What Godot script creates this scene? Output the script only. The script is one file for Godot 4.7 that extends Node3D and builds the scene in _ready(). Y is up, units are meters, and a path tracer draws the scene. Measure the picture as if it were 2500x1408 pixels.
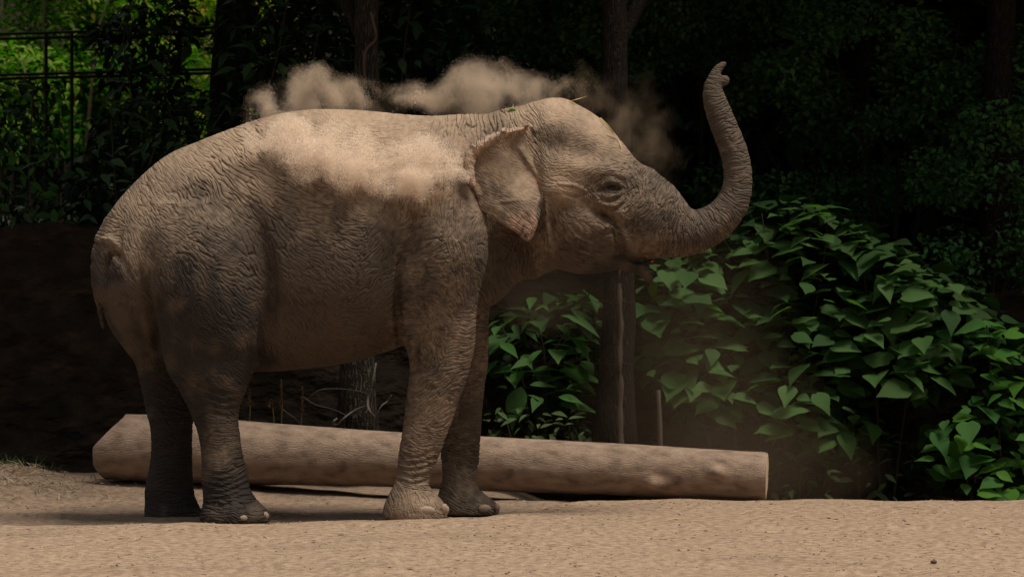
extends Node3D

# A point of the photograph (2500 x 1408) at a given depth z, as the camera sees it: eye 1.6 m up, 22 m in front of z = 0.
const FOCAL := 8800.0
const EYE := Vector3(0.0, 1.6, 22.0)
const HORIZON := 622.0

var used_names := {}
var rng := RandomNumberGenerator.new()


func at(px: float, py: float, z: float) -> Vector3:
	var d := EYE.z - z
	return Vector3((px - 1250.0) * d / FOCAL, EYE.y - (py - HORIZON) * d / FOCAL, z)


func metres(px: float, z: float) -> float:
	return px * (EYE.z - z) / FOCAL


func lin(r: float, g: float, b: float) -> Color:
	return Color(r, g, b).linear_to_srgb()


func numbered(called: String) -> String:
	var n: int = used_names.get(called, 0)
	used_names[called] = n + 1
	return called if n == 0 else "%s_%03d" % [called, n]


func thing(called: String, label: String, category: String, where: Vector3, group := "") -> Node3D:
	var o := Node3D.new()
	o.name = numbered(called)
	add_child(o, true)
	o.position = where
	describe(o, label, category, group)
	return o


func describe(o: Node, label: String, category: String, group := "") -> void:
	if label: o.set_meta("label", label)
	if category: o.set_meta("category", category)
	if group: o.set_meta("group", group)


# One named mesh under a parent (or at top level).
func part(called: String, mesh: Mesh, material: Material, parent: Node, where := Transform3D()) -> MeshInstance3D:
	var o := MeshInstance3D.new()
	o.name = numbered(called) if parent == self else part_name(called, parent)
	o.mesh = mesh
	if material: o.material_override = material
	o.transform = where
	parent.add_child(o, true)
	return o


func part_name(called: String, parent: Node) -> String:
	var key := "%d/%s" % [parent.get_instance_id(), called]
	var n: int = used_names.get(key, 0)
	used_names[key] = n + 1
	return called if n == 0 else "%s_%03d" % [called, n]


func setting(called: String, mesh: Mesh, material: Material) -> MeshInstance3D:
	var o := part(called, mesh, material, self)
	o.set_meta("kind", "structure")
	return o


func noise(seed_value: int, frequency: float, octaves := 1, kind := FastNoiseLite.TYPE_SIMPLEX_SMOOTH) -> FastNoiseLite:
	var n := FastNoiseLite.new()
	n.seed = seed_value
	n.noise_type = kind
	n.frequency = frequency
	n.fractal_type = FastNoiseLite.FRACTAL_FBM if octaves > 1 else FastNoiseLite.FRACTAL_NONE
	n.fractal_octaves = octaves
	if kind == FastNoiseLite.TYPE_CELLULAR:
		n.cellular_return_type = FastNoiseLite.RETURN_DISTANCE2_SUB
		n.cellular_jitter = 1.0
	return n


func arrays_mesh(v: PackedVector3Array, n: PackedVector3Array, uv: PackedVector2Array, index: PackedInt32Array, colors := PackedColorArray()) -> ArrayMesh:
	var a := []
	a.resize(Mesh.ARRAY_MAX)
	a[Mesh.ARRAY_VERTEX] = v
	if n.size(): a[Mesh.ARRAY_NORMAL] = n
	if uv.size(): a[Mesh.ARRAY_TEX_UV] = uv
	if colors.size(): a[Mesh.ARRAY_COLOR] = colors
	a[Mesh.ARRAY_INDEX] = index
	var m := ArrayMesh.new()
	m.add_surface_from_arrays(Mesh.PRIMITIVE_TRIANGLES, a)
	return m


# Smooth normals for clockwise triangles.
func smooth_normals(v: PackedVector3Array, index: PackedInt32Array) -> PackedVector3Array:
	var n := PackedVector3Array()
	n.resize(v.size())
	for t in range(0, index.size(), 3):
		var a := index[t]
		var b := index[t + 1]
		var c := index[t + 2]
		var f := (v[c] - v[a]).cross(v[b] - v[a])
		n[a] += f
		n[b] += f
		n[c] += f
	for i in n.size():
		n[i] = n[i].normalized()
	return n


# A round limb through the points, with a radius for each, as one mesh with closed ends.
func limb(points: PackedVector3Array, radii: PackedFloat32Array, sides := 8, rough := 0.0, seed_value := 1, uv_len := 1.0) -> ArrayMesh:
	var v := PackedVector3Array()
	var uv := PackedVector2Array()
	var index := PackedInt32Array()
	var n := noise(seed_value, 3.0)
	var side := Vector3.RIGHT
	var along := 0.0
	var count := points.size()
	for i in count:
		var way := (points[mini(i + 1, count - 1)] - points[maxi(i - 1, 0)]).normalized()
		if i > 0: along += points[i].distance_to(points[i - 1])
		side = (side - way * side.dot(way))
		if side.length() < 0.01: side = way.cross(Vector3(0.3, 0.2, 1.0))
		side = side.normalized()
		var other := way.cross(side)
		for k in sides + 1:
			var a := TAU * k / sides
			var dir := side * cos(a) + other * sin(a)
			var r := radii[i]
			if rough > 0.0: r *= 1.0 + rough * n.get_noise_3dv(points[i] * 1.3 + dir * 0.6)
			v.append(points[i] + dir * r)
			uv.append(Vector2(float(k) / sides, along / uv_len))
	for i in count - 1:
		for k in sides:
			var p := i * (sides + 1) + k
			var q := p + sides + 1
			index.append_array([p, p + 1, q, p + 1, q + 1, q])
	for end in 2:
		var first := 0 if end == 0 else (count - 1) * (sides + 1)
		var c := v.size()
		v.append(points[0 if end == 0 else count - 1])
		uv.append(Vector2(0.5, 0))
		for k in sides:
			if end == 0: index.append_array([c, first + k + 1, first + k])
			else: index.append_array([c, first + k, first + k + 1])
	var normals := smooth_normals(v, index)
	for i in count:  # the seam
		var p := i * (sides + 1)
		var m := (normals[p] + normals[p + sides]).normalized()
		normals[p] = m
		normals[p + sides] = m
	return arrays_mesh(v, normals, uv, index)


func plain_material(color: Color, roughness := 0.85, specular := 0.3) -> StandardMaterial3D:
	var m := StandardMaterial3D.new()
	m.albedo_color = color
	m.roughness = roughness
	m.metallic_specular = specular
	return m


# ---------------------------------------------------------------- camera, sky, sun, exposure

func set_stage() -> void:
	var cam := Camera3D.new()
	cam.name = "camera"
	add_child(cam)
	cam.position = EYE
	cam.projection = Camera3D.PROJECTION_FRUSTUM
	cam.near = 0.5
	cam.far = 400.0
	cam.size = 0.5 * 1408.0 / FOCAL
	cam.frustum_offset = Vector2(0.0, -0.5 * (704.0 - HORIZON) / FOCAL)
	var lens := CameraAttributesPhysical.new()   # a long lens, open a little: the forest goes soft
	lens.frustum_focal_length = 150.0
	lens.frustum_focus_distance = 21.2
	lens.frustum_near = 0.5
	lens.frustum_far = 400.0
	lens.exposure_aperture = 5.6
	cam.attributes = lens
	cam.current = true
	var env := Environment.new()
	env.background_mode = Environment.BG_SKY
	env.tonemap_mode = Environment.TONE_MAPPER_LINEAR
	env.tonemap_exposure = 2.55
	env.sdfgi_enabled = true
	env.ssao_enabled = true
	env.ssil_enabled = true
	env.volumetric_fog_enabled = true
	env.volumetric_fog_density = 0.0
	var sky := Sky.new()
	var air := ProceduralSkyMaterial.new()   # an overcast sky: brightest overhead
	air.sky_top_color = Color(0.53, 0.535, 0.54)
	air.sky_horizon_color = Color(0.16, 0.162, 0.165)
	air.sky_curve = 0.6
	air.ground_bottom_color = Color(0.10, 0.09, 0.07)
	air.ground_horizon_color = Color(0.16, 0.15, 0.13)
	sky.sky_material = air
	env.sky = sky
	var world := WorldEnvironment.new()
	world.name = "world"
	world.environment = env
	add_child(world)
	var sun := DirectionalLight3D.new()
	sun.name = "sun"
	sun.light_energy = 0.5
	sun.light_color = Color(1.0, 0.96, 0.90)
	sun.light_angular_distance = 24.0
	sun.shadow_enabled = true
	sun.sky_mode = DirectionalLight3D.SKY_MODE_LIGHT_ONLY
	add_child(sun)
	sun.look_at_from_position(Vector3(2.2, 6.0, 1.15), Vector3.ZERO)


# ---------------------------------------------------------------- the elephant's field: lofts and tapered capsules, smoothly joined

class Shape:
	var kind := 0          # 0 loft along x, 1 loft along y, 2 tapered capsule
	var lo := Vector3.ZERO
	var hi := Vector3.ZERO
	var join := 0.05
	var carve := false
	var start := 0.0
	var step := 0.01
	var count := 0
	var mid := PackedFloat32Array()
	var half := PackedFloat32Array()
	var wide := PackedFloat32Array()
	var deep := PackedFloat32Array()
	var pear := 0.0
	var power := 2.0
	var a := Vector3.ZERO
	var ab := Vector3.ZERO
	var inv := 0.0
	var ra := 0.0
	var rb := 0.0
	var stretch := Vector3.ONE

	func value(x: float, y: float, z: float) -> float:
		if kind == 2:
			var p := Vector3(x, y, z) * stretch - a
			var t := clampf(p.dot(ab) * inv, 0.0, 1.0)
			return (p - ab * t).length() - (ra + (rb - ra) * t)
		var s := x if kind == 0 else y
		var q := y if kind == 0 else x
		var u := (s - start) / step
		var out := 0.0
		if u < 0.0:
			out = -u * step
			u = 0.0
		elif u > count - 1.001:
			out = (u - (count - 1.001)) * step
			u = count - 1.001
		var i := int(u)
		var f := u - i
		var h := half[i] + (half[i + 1] - half[i]) * f
		var w := wide[i] + (wide[i + 1] - wide[i]) * f
		var e := (q - mid[i] - (mid[i + 1] - mid[i]) * f) / h
		var g := (z - deep[i] - (deep[i + 1] - deep[i]) * f) / w
		if pear != 0.0: g /= 1.0 - pear * clampf(e, -1.0, 1.0)
		var r := sqrt(e * e + g * g)
		if power > 2.0: r = pow(pow(absf(e), power) + pow(absf(g), power), 1.0 / power)
		var d := (r - 1.0) * minf(h, w)
		return d if out == 0.0 else maxf(d, 0.0) + out


var shapes: Array[Shape] = []


# rows of five: pixel along the axis, first edge, second edge (pixels), half depth, middle depth (metres)
func loft(kind: int, rows: Array, join: float, pear := 0.0, power := 2.0) -> Shape:
	var s := Shape.new()
	s.kind = kind
	s.join = join
	s.pear = pear
	s.power = power
	var n := rows.size() / 5
	var key := PackedFloat32Array()
	var m := PackedFloat32Array()
	var h := PackedFloat32Array()
	var w := PackedFloat32Array()
	var d := PackedFloat32Array()
	for k in n:
		var i := k if kind == 0 else n - 1 - k
		var z: float = rows[i * 5 + 4]
		var one: Vector3
		var two: Vector3
		if kind == 0:
			one = at(rows[i * 5], rows[i * 5 + 1], z)
			two = at(rows[i * 5], rows[i * 5 + 2], z)
			key.append(one.x)
			m.append((one.y + two.y) / 2)
			h.append(absf(one.y - two.y) / 2)
		else:
			one = at(rows[i * 5 + 1], rows[i * 5], z)
			two = at(rows[i * 5 + 2], rows[i * 5], z)
			key.append(one.y)
			m.append((one.x + two.x) / 2)
			h.append(absf(two.x - one.x) / 2)
		w.append(rows[i * 5 + 3])
		d.append(z)
	s.start = key[0]
	s.count = int((key[n - 1] - key[0]) / s.step) + 2
	var seg := 0
	var most := Vector3(0, 0, 0)
	var low_q := 1e9
	var high_q := -1e9
	var low_z := 1e9
	var high_z := -1e9
	for i in s.count:
		var at_key := minf(s.start + i * s.step, key[n - 1])
		while seg < n - 2 and at_key > key[seg + 1]: seg += 1
		var t := (at_key - key[seg]) / (key[seg + 1] - key[seg])
		s.mid.append(curve(key, m, seg, t))
		s.half.append(maxf(curve(key, h, seg, t), 0.004))
		s.wide.append(maxf(curve(key, w, seg, t), 0.004))
		s.deep.append(curve(key, d, seg, t))
		low_q = minf(low_q, s.mid[i] - s.half[i])
		high_q = maxf(high_q, s.mid[i] + s.half[i])
		low_z = minf(low_z, s.deep[i] - s.wide[i] * (1.0 + pear))
		high_z = maxf(high_z, s.deep[i] + s.wide[i] * (1.0 + pear))
	s.lo = Vector3(s.start, low_q, low_z) if kind == 0 else Vector3(low_q, s.start, low_z)
	s.hi = Vector3(key[n - 1], high_q, high_z) if kind == 0 else Vector3(high_q, key[n - 1], high_z)
	shapes.append(s)
	return s


# A cubic through the keys whose slopes stay between those of the neighbouring pieces.
func curve(key: PackedFloat32Array, val: PackedFloat32Array, i: int, t: float) -> float:
	var n := key.size()
	var d := key[i + 1] - key[i]
	var here := (val[i + 1] - val[i]) / d
	var before := here if i == 0 else (val[i] - val[i - 1]) / (key[i] - key[i - 1])
	var after := here if i + 2 >= n else (val[i + 2] - val[i + 1]) / (key[i + 2] - key[i + 1])
	var m0 := (before + here) / 2
	var m1 := (here + after) / 2
	var limit := 3.0 * absf(here)
	m0 = clampf(m0, -limit, limit) if before * here > 0 else m0 * 0.35
	m1 = clampf(m1, -limit, limit) if after * here > 0 else m1 * 0.35
	var t2 := t * t
	var t3 := t2 * t
	return (2 * t3 - 3 * t2 + 1) * val[i] + (t3 - 2 * t2 + t) * d * m0 + (3 * t2 - 2 * t3) * val[i + 1] + (t3 - t2) * d * m1


func capsule(a: Vector3, ra: float, b: Vector3, rb: float, join: float, carve := false, stretch := Vector3.ONE) -> void:
	var s := Shape.new()
	s.kind = 2
	s.join = join
	s.carve = carve
	s.stretch = stretch
	s.lo = a.min(b) - Vector3.ONE * maxf(ra, rb) / minf(stretch.z, minf(stretch.x, stretch.y))
	s.hi = a.max(b) + Vector3.ONE * maxf(ra, rb) / minf(stretch.z, minf(stretch.x, stretch.y))
	s.a = a * stretch
	s.ab = (b - a) * stretch
	s.inv = 1.0 / maxf(s.ab.length_squared(), 1e-9)
	s.ra = ra
	s.rb = rb
	shapes.append(s)


# rows of four: px, py, radius in pixels, depth z
func chain(rows: Array, join: float, stretch := Vector3.ONE) -> void:
	for i in range(0, rows.size() - 4, 4):
		var za: float = rows[i + 3]
		var zb: float = rows[i + 7]
		capsule(at(rows[i], rows[i + 1], za), metres(rows[i + 2], za), at(rows[i + 4], rows[i + 5], zb), metres(rows[i + 6], zb), join if i == 0 else minf(join, 0.012), false, stretch)


var cell := 0.011
var base_corner := Vector3.ZERO
var nx := 0
var ny := 0
var nz := 0
var field := PackedFloat32Array()
var block_lists := {}


func field_at(x: float, y: float, z: float, list: Array) -> float:
	var d := 0.6
	for s: Shape in list:
		var v := s.value(x, y, z)
		var k := s.join
		if s.carve:
			v = -v
			var h := maxf(k - absf(d - v), 0.0)
			d = maxf(d, v) + h * h / (4.0 * k)
		else:
			var h := maxf(k - absf(d - v), 0.0)
			d = minf(d, v) - h * h / (4.0 * k)
	return d


func corner_value(ix: int, iy: int, iz: int) -> float:
	var at_index := (ix * ny + iy) * nz + iz
	var v := field[at_index]
	if v < 5.0: return v
	var key := ((ix >> 4) * 512 + (iy >> 4)) * 512 + (iz >> 4)
	var list: Array
	if block_lists.has(key):
		list = block_lists[key]
	else:
		var reach := cell * 16.0
		var lo := base_corner + Vector3(ix >> 4, iy >> 4, iz >> 4) * reach - Vector3.ONE * 0.09
		var hi := lo + Vector3.ONE * (reach + 0.18)
		list = []
		for s in shapes:
			if s.lo.x < hi.x and s.hi.x > lo.x and s.lo.y < hi.y and s.hi.y > lo.y and s.lo.z < hi.z and s.hi.z > lo.z:
				list.append(s)
		block_lists[key] = list
	v = field_at(base_corner.x + ix * cell, base_corner.y + iy * cell, base_corner.z + iz * cell, list)
	field[at_index] = v
	return v


# Surface nets that follow the surface from one cell to the next: [vertices, triangles].
func surface_of(lo: Vector3, hi: Vector3, size: float, from: Vector3, towards: Vector3) -> Array:
	cell = size
	base_corner = lo
	nx = int((hi.x - lo.x) / size) + 1
	ny = int((hi.y - lo.y) / size) + 1
	nz = int((hi.z - lo.z) / size) + 1
	field = PackedFloat32Array()
	field.resize(nx * ny * nz)
	field.fill(9.0)
	block_lists = {}
	var number := PackedInt32Array()
	number.resize(nx * ny * nz)
	var v := PackedVector3Array()
	var index := PackedInt32Array()
	var p := from
	while corner_value(int((p.x - lo.x) / size), int((p.y - lo.y) / size), int((p.z - lo.z) / size)) < 0.0:
		p += towards * size * 0.5
	var seed_x := int((p.x - lo.x) / size)
	var seed_y := int((p.y - lo.y) / size)
	var seed_z := int((p.z - lo.z) / size)
	var stack := PackedInt32Array()
	for dx in range(-1, 2):
		for dy in range(-1, 2):
			for dz in range(-1, 2):
				stack.append(((seed_x + dx) * ny + seed_y + dy) * nz + seed_z + dz)
	var slab := ny * nz
	while stack.size():
		var id := stack[stack.size() - 1]
		stack.resize(stack.size() - 1)
		if number[id] != 0: continue
		var iz := id % nz
		var iy := (id / nz) % ny
		var ix := id / slab
		if ix < 1 or iy < 1 or iz < 1 or ix > nx - 3 or iy > ny - 3 or iz > nz - 3:
			number[id] = -1
			continue
		var c0 := corner_value(ix, iy, iz)
		var c1 := corner_value(ix + 1, iy, iz)
		var c2 := corner_value(ix, iy + 1, iz)
		var c3 := corner_value(ix + 1, iy + 1, iz)
		var c4 := corner_value(ix, iy, iz + 1)
		var c5 := corner_value(ix + 1, iy, iz + 1)
		var c6 := corner_value(ix, iy + 1, iz + 1)
		var c7 := corner_value(ix + 1, iy + 1, iz + 1)
		var inside := int(c0 < 0) + int(c1 < 0) + int(c2 < 0) + int(c3 < 0) + int(c4 < 0) + int(c5 < 0) + int(c6 < 0) + int(c7 < 0)
		if inside == 0 or inside == 8:
			number[id] = -1
			continue
		var sum := Vector3.ZERO
		var k := 0
		if (c0 < 0) != (c1 < 0): sum += Vector3(c0 / (c0 - c1), 0, 0); k += 1
		if (c2 < 0) != (c3 < 0): sum += Vector3(c2 / (c2 - c3), 1, 0); k += 1
		if (c4 < 0) != (c5 < 0): sum += Vector3(c4 / (c4 - c5), 0, 1); k += 1
		if (c6 < 0) != (c7 < 0): sum += Vector3(c6 / (c6 - c7), 1, 1); k += 1
		if (c0 < 0) != (c2 < 0): sum += Vector3(0, c0 / (c0 - c2), 0); k += 1
		if (c1 < 0) != (c3 < 0): sum += Vector3(1, c1 / (c1 - c3), 0); k += 1
		if (c4 < 0) != (c6 < 0): sum += Vector3(0, c4 / (c4 - c6), 1); k += 1
		if (c5 < 0) != (c7 < 0): sum += Vector3(1, c5 / (c5 - c7), 1); k += 1
		if (c0 < 0) != (c4 < 0): sum += Vector3(0, 0, c0 / (c0 - c4)); k += 1
		if (c1 < 0) != (c5 < 0): sum += Vector3(1, 0, c1 / (c1 - c5)); k += 1
		if (c2 < 0) != (c6 < 0): sum += Vector3(0, 1, c2 / (c2 - c6)); k += 1
		if (c3 < 0) != (c7 < 0): sum += Vector3(1, 1, c3 / (c3 - c7)); k += 1
		v.append(lo + (Vector3(ix, iy, iz) + sum / k) * size)
		number[id] = v.size()
		stack.append(id + 1)
		stack.append(id - 1)
		stack.append(id + nz)
		stack.append(id - nz)
		stack.append(id + slab)
		stack.append(id - slab)
	# one quad round each crossed edge, of which this cell holds the lowest corner
	for id in range(slab + nz + 1, nx * slab - slab - nz - 1):
		var n0 := number[id]
		if n0 <= 0: continue
		var c0 := field[id]
		for axis in 3:
			var far := slab if axis == 0 else nz if axis == 1 else 1
			var c1 := field[id + far]
			if (c0 < 0) == (c1 < 0): continue
			var s1 := nz if axis == 0 else 1 if axis == 1 else slab
			var s2 := 1 if axis == 0 else slab if axis == 1 else nz
			var q1 := number[id - s1]
			var q2 := number[id - s1 - s2]
			var q3 := number[id - s2]
			if q1 <= 0 or q2 <= 0 or q3 <= 0: continue
			if c0 < 0: index.append_array([n0 - 1, q2 - 1, q1 - 1, n0 - 1, q3 - 1, q2 - 1])
			else: index.append_array([n0 - 1, q1 - 1, q2 - 1, n0 - 1, q2 - 1, q3 - 1])
	field = PackedFloat32Array()
	return [v, index]


# Each triangle becomes four.
func subdivided(v: PackedVector3Array, index: PackedInt32Array) -> Array:
	var between := {}
	var out := PackedInt32Array()
	out.resize(index.size() * 4)
	var o := 0
	var big := v.size()
	for t in range(0, index.size(), 3):
		var a := index[t]
		var b := index[t + 1]
		var c := index[t + 2]
		var m := [0, 0, 0]
		for e in 3:
			var i := a if e == 0 else b if e == 1 else c
			var j := b if e == 0 else c if e == 1 else a
			var key := i * big + j if i < j else j * big + i
			var got: int = between.get(key, -1)
			if got < 0:
				got = v.size()
				v.append((v[i] + v[j]) * 0.5)
				between[key] = got
			m[e] = got
		var ab: int = m[0]
		var bc: int = m[1]
		var ca: int = m[2]
		out[o] = a; out[o + 1] = ab; out[o + 2] = ca
		out[o + 3] = ab; out[o + 4] = b; out[o + 5] = bc
		out[o + 6] = ca; out[o + 7] = bc; out[o + 8] = c
		out[o + 9] = ab; out[o + 10] = bc; out[o + 11] = ca
		o += 12
	return [v, out]


# ---------------------------------------------------------------- the elephant's skin: folds and creases over the side view, in photograph pixels

const SKIN_X := 200.0
const SKIN_Y := 130.0
const SKIN_STEP := 1.25
const SKIN_W := 1328
const SKIN_H := 928
const GUIDE := 16.0
const RELIEF := 2.0

var covered := PackedByteArray()
var creases := PackedFloat32Array()   # height of each texel, 0 in the bottom of a crease to 1
var relief := PackedFloat32Array()    # larger folds and hollows in metres
var relief_w := 0
var relief_h := 0
var guide_w := 0
var guide_h := 0
var guide := PackedFloat32Array()     # six numbers per node: cos, sin of twice the angle, depth, dust, wet skin with painted shade, size


# rows of seven: px, py, angle of the creases (degrees, falling to the right), depth, dust, dark, coarseness
func guide_points() -> Array:
	var back := [
		310, 470, 60, 0.3, 0.75, 0.1, 1.0, 400, 430, 50, 0.3, 0.8, 0.05, 1.0, 480, 380, 25, 0.3, 0.85, 0.0, 1.0, 530, 420, 48, 0.8, 0.75, 0.1, 1.1, 570, 350, 40, 0.5, 0.95, 0.0, 1.0,
		600, 430, 38, 1.0, 0.8, 0.0, 1.1, 700, 320, 15, 0.3, 1.0, 0.0, 0.8, 850, 310, 5, 0.35, 1.0, 0.0, 0.8, 1000, 320, -15, 0.4, 1.0, 0.0, 0.8, 700, 480, 22, 1.0, 0.7, 0.0, 1.1, 780, 540, 14, 1.0, 0.6, 0.0, 1.1,
	]
	var side := [
		500, 470, 52, 0.9, 0.55, 0.2, 1.1, 560, 520, 50, 1.0, 0.55, 0.15, 1.1, 520, 590, 35, 1.0, 0.5, 0.2, 1.1, 450, 560, 20, 0.8, 0.6, 0.1, 0.8, 390, 610, 40, 0.8, 0.6, 0.1, 0.8, 330, 600, 70, 0.5, 0.75, 0.0, 0.9,
		570, 640, 15, 1.0, 0.4, 0.25, 0.9, 610, 610, 55, 0.9, 0.35, 0.2, 1.1, 660, 640, 58, 0.9, 0.4, 0.1, 1.0, 740, 640, 35, 1.0, 0.45, 0.05, 0.9, 850, 580, 20, 0.9, 0.5, 0.05, 0.9, 900, 480, 28, 0.7, 0.75, 0.0, 0.9,
		650, 560, 52, 1.0, 0.5, 0.05, 1.1, 820, 680, 38, 0.9, 0.4, 0.05, 0.8, 920, 700, -50, 0.8, 0.35, 0.1, 0.8, 930, 600, -58, 0.8, 0.45, 0.0, 0.9, 760, 760, 58, 0.9, 0.3, 0.1, 0.9, 870, 800, 15, 0.8, 0.3, 0.1, 0.8, 720, 850, 45, 0.6, 0.3, 0.1, 0.8,
	]
	var shoulder := [
		960, 520, -78, 0.9, 0.68, 0.0, 1.0, 1040, 470, -75, 0.6, 0.95, 0.0, 1.0, 1080, 340, -80, 0.6, 0.95, 0.0, 1.0, 1150, 320, 88, 0.9, 0.85, 0.0, 1.1, 1220, 300, 88, 0.9, 0.8, 0.0, 1.1, 1010, 570, -50, 0.9, 0.6, 0.0, 1.0,
		1060, 610, -30, 1.0, 0.6, 0.0, 1.0, 1120, 590, 85, 0.8, 0.6, 0.0, 0.9, 1165, 560, 88, 0.8, 0.55, 0.0, 0.9, 1220, 640, 88, 0.6, 0.2, 0.4, 1.0, 1190, 700, 70, 1.0, 0.35, 0.2, 1.0,
	]
	var front_leg := [
		1000, 680, -8, 1.0, 0.6, 0.0, 0.9, 1000, 790, 2, 1.0, 0.6, 0.0, 0.9, 1060, 690, 25, 0.9, 0.55, 0.0, 0.9, 1075, 780, 72, 0.9, 0.6, 0.0, 0.8, 1130, 700, 80, 0.8, 0.55, 0.0, 0.8, 1130, 800, -5, 0.7, 0.6, 0.0, 0.8,
		1055, 850, 80, 1.0, 0.6, 0.0, 0.8, 1120, 870, -12, 0.8, 0.6, 0.0, 0.8, 1050, 930, -32, 0.9, 0.6, 0.0, 0.8, 1070, 1010, -42, 0.8, 0.65, 0.0, 0.7, 1030, 1070, 12, 0.9, 0.65, 0.0, 0.8, 1010, 1130, 8, 1.2, 0.65, 0.0, 1.0,
		1010, 1170, 15, 1.1, 0.65, 0.0, 0.9, 1000, 1220, 85, 0.25, 0.8, 0.0, 0.8, 1150, 1000, 3, 0.8, 0.45, 0.1, 0.8, 1150, 1110, 12, 1.2, 0.45, 0.1, 1.0, 1130, 1210, 30, 0.5, 0.6, 0.1, 0.8,
	]
	var hind_leg := [
		440, 680, 75, 0.9, 0.3, 0.46, 0.9, 500, 700, 55, 0.9, 0.21, 0.73, 0.9, 500, 800, 45, 0.7, 0.13, 0.99, 0.9, 580, 760, 48, 0.9, 0.17, 0.73, 0.9, 460, 860, 55, 0.7, 0.26, 0.73, 0.9, 560, 870, 50, 0.7, 0.17, 0.86, 0.8, 620, 840, 75, 0.7, 0.26, 0.59, 0.8, 520, 940, 32, 1, 0.34, 0.66, 0.9, 560, 990, 22, 1, 0.38, 0.59, 0.9, 540, 1060, 4, 0.7, 0.5, 0.3, 0.9, 540, 1120, -10, 0.4, 0.6, 0.25, 0.9, 580, 1160, -12, 1, 0.2, 0.7, 1.1, 540, 1190, 8, 1.1, 0.15, 0.85, 1.1, 560, 1240, 6, 0.9, 0.45, 0.5, 0.9, 410, 960, 10, 0.8, 0, 1, 0.9, 410, 1080, 5, 0.7, 0, 1, 0.9, 410, 1180, 0, 0.6, 0.05, 1, 0.9, 420, 1250, 10, 0.6, 0.2, 0.8, 0.9, 300, 720, 55, 0.5, 0.45, 0.3, 0.8, 310, 800, 50, 0.5, 0.4, 0.4, 0.8, 262, 585, 5, 1.1, 0.7, 0.1, 0.9, 235, 650, 60, 1, 0.4, 0.4, 0.8,
	]
	var face := [
		1290, 280, 60, 0.4, 0.9, 0.0, 0.7, 1360, 270, 10, 0.25, 1.0, 0.0, 0.8, 1440, 310, 35, 0.25, 0.95, 0.0, 0.8, 1350, 330, 85, 0.4, 0.6, 0.2, 0.9, 1420, 350, -20, 0.35, 0.7, 0.1, 0.9, 1400, 410, -15, 0.3, 0.9, 0.0, 0.9, 1370, 460, 15, 0.4, 0.9, 0.0, 0.9,
		1430, 510, -35, 0.5, 0.7, 0.05, 0.9, 1400, 560, 40, 0.8, 0.65, 0.0, 1.0, 1360, 530, 65, 0.9, 0.6, 0.0, 1.1, 1340, 590, 88, 0.5, 0.6, 0.0, 0.9, 1380, 620, 30, 0.8, 0.5, 0.0, 1.0, 1450, 610, 22, 1.0, 0.55, 0.0, 1.1, 1480, 580, 15, 0.9, 0.55, 0.05, 1.0,
		1360, 650, 20, 0.5, 0.4, 0.2, 0.8, 1450, 652, 12, 0.7, 0.25, 0.45, 0.9, 1510, 645, 12, 0.7, 0.2, 0.8, 0.9, 1545, 652, 20, 0.5, 0.2, 0.6, 0.8, 1585, 680, 20, 0.5, 0.25, 0.4, 0.8, 1470, 390, 25, 0.3, 0.8, 0.0, 0.9, 1520, 520, 62, 0.8, 0.6, 0.05, 0.9, 1570, 600, 12, 0.9, 0.65, 0.0, 0.8,
	]
	var ear := [1220, 400, 30, 0.12, 0.84, 0.0, 0.7, 1270, 440, 30, 0.1, 0.86, 0.0, 0.7, 1200, 480, 25, 0.3, 0.66, 0.05, 0.6, 1260, 540, 35, 0.4, 0.6, 0.05, 0.6, 1300, 360, 60, 0.6, 0.75, 0.0, 0.8]
	var trunk := []
	for row in trunk_rows():
		trunk.append_array([row[0], row[1], row[3] + 90.0, 1.2 if row[1] > 230 or row[2] > 60.0 else 0.5, 0.48 if row[1] > 300 else 0.36, 0.05, 0.94 if row[2] > 60.0 else 0.64])
	return back + side + shoulder + front_leg + hind_leg + face + ear + trunk


# [px, py, radius in pixels, direction in degrees (falling to the right)] along the raised trunk
func trunk_rows() -> Array:
	var p := [
		1545, 512, 112, 1572, 526, 103, 1594, 538, 92, 1620, 551, 79, 1645, 562, 67, 1670, 567, 58.5, 1696, 566, 53, 1718, 559, 49, 1738, 549, 46, 1757, 535, 43.5, 1775, 517, 41, 1789, 496, 39, 1798, 471, 36.5, 1802, 446, 34.5, 1802, 420, 33.5, 1798, 394, 33.5, 1791, 366, 33,
		1779, 335, 32.5, 1767, 306, 32, 1757, 280, 31, 1748, 254, 29, 1742, 232, 25.5, 1741, 212, 21.5, 1746, 194, 18,
	]
	var rows := []
	var n := p.size() / 3
	for i in n:
		var a := mini(i + 1, n - 1) * 3
		var b := maxi(i - 1, 0) * 3
		rows.append([p[i * 3], p[i * 3 + 1], p[i * 3 + 2], rad_to_deg(atan2(p[a + 1] - p[b + 1], p[a] - p[b]))])
	return rows


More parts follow.
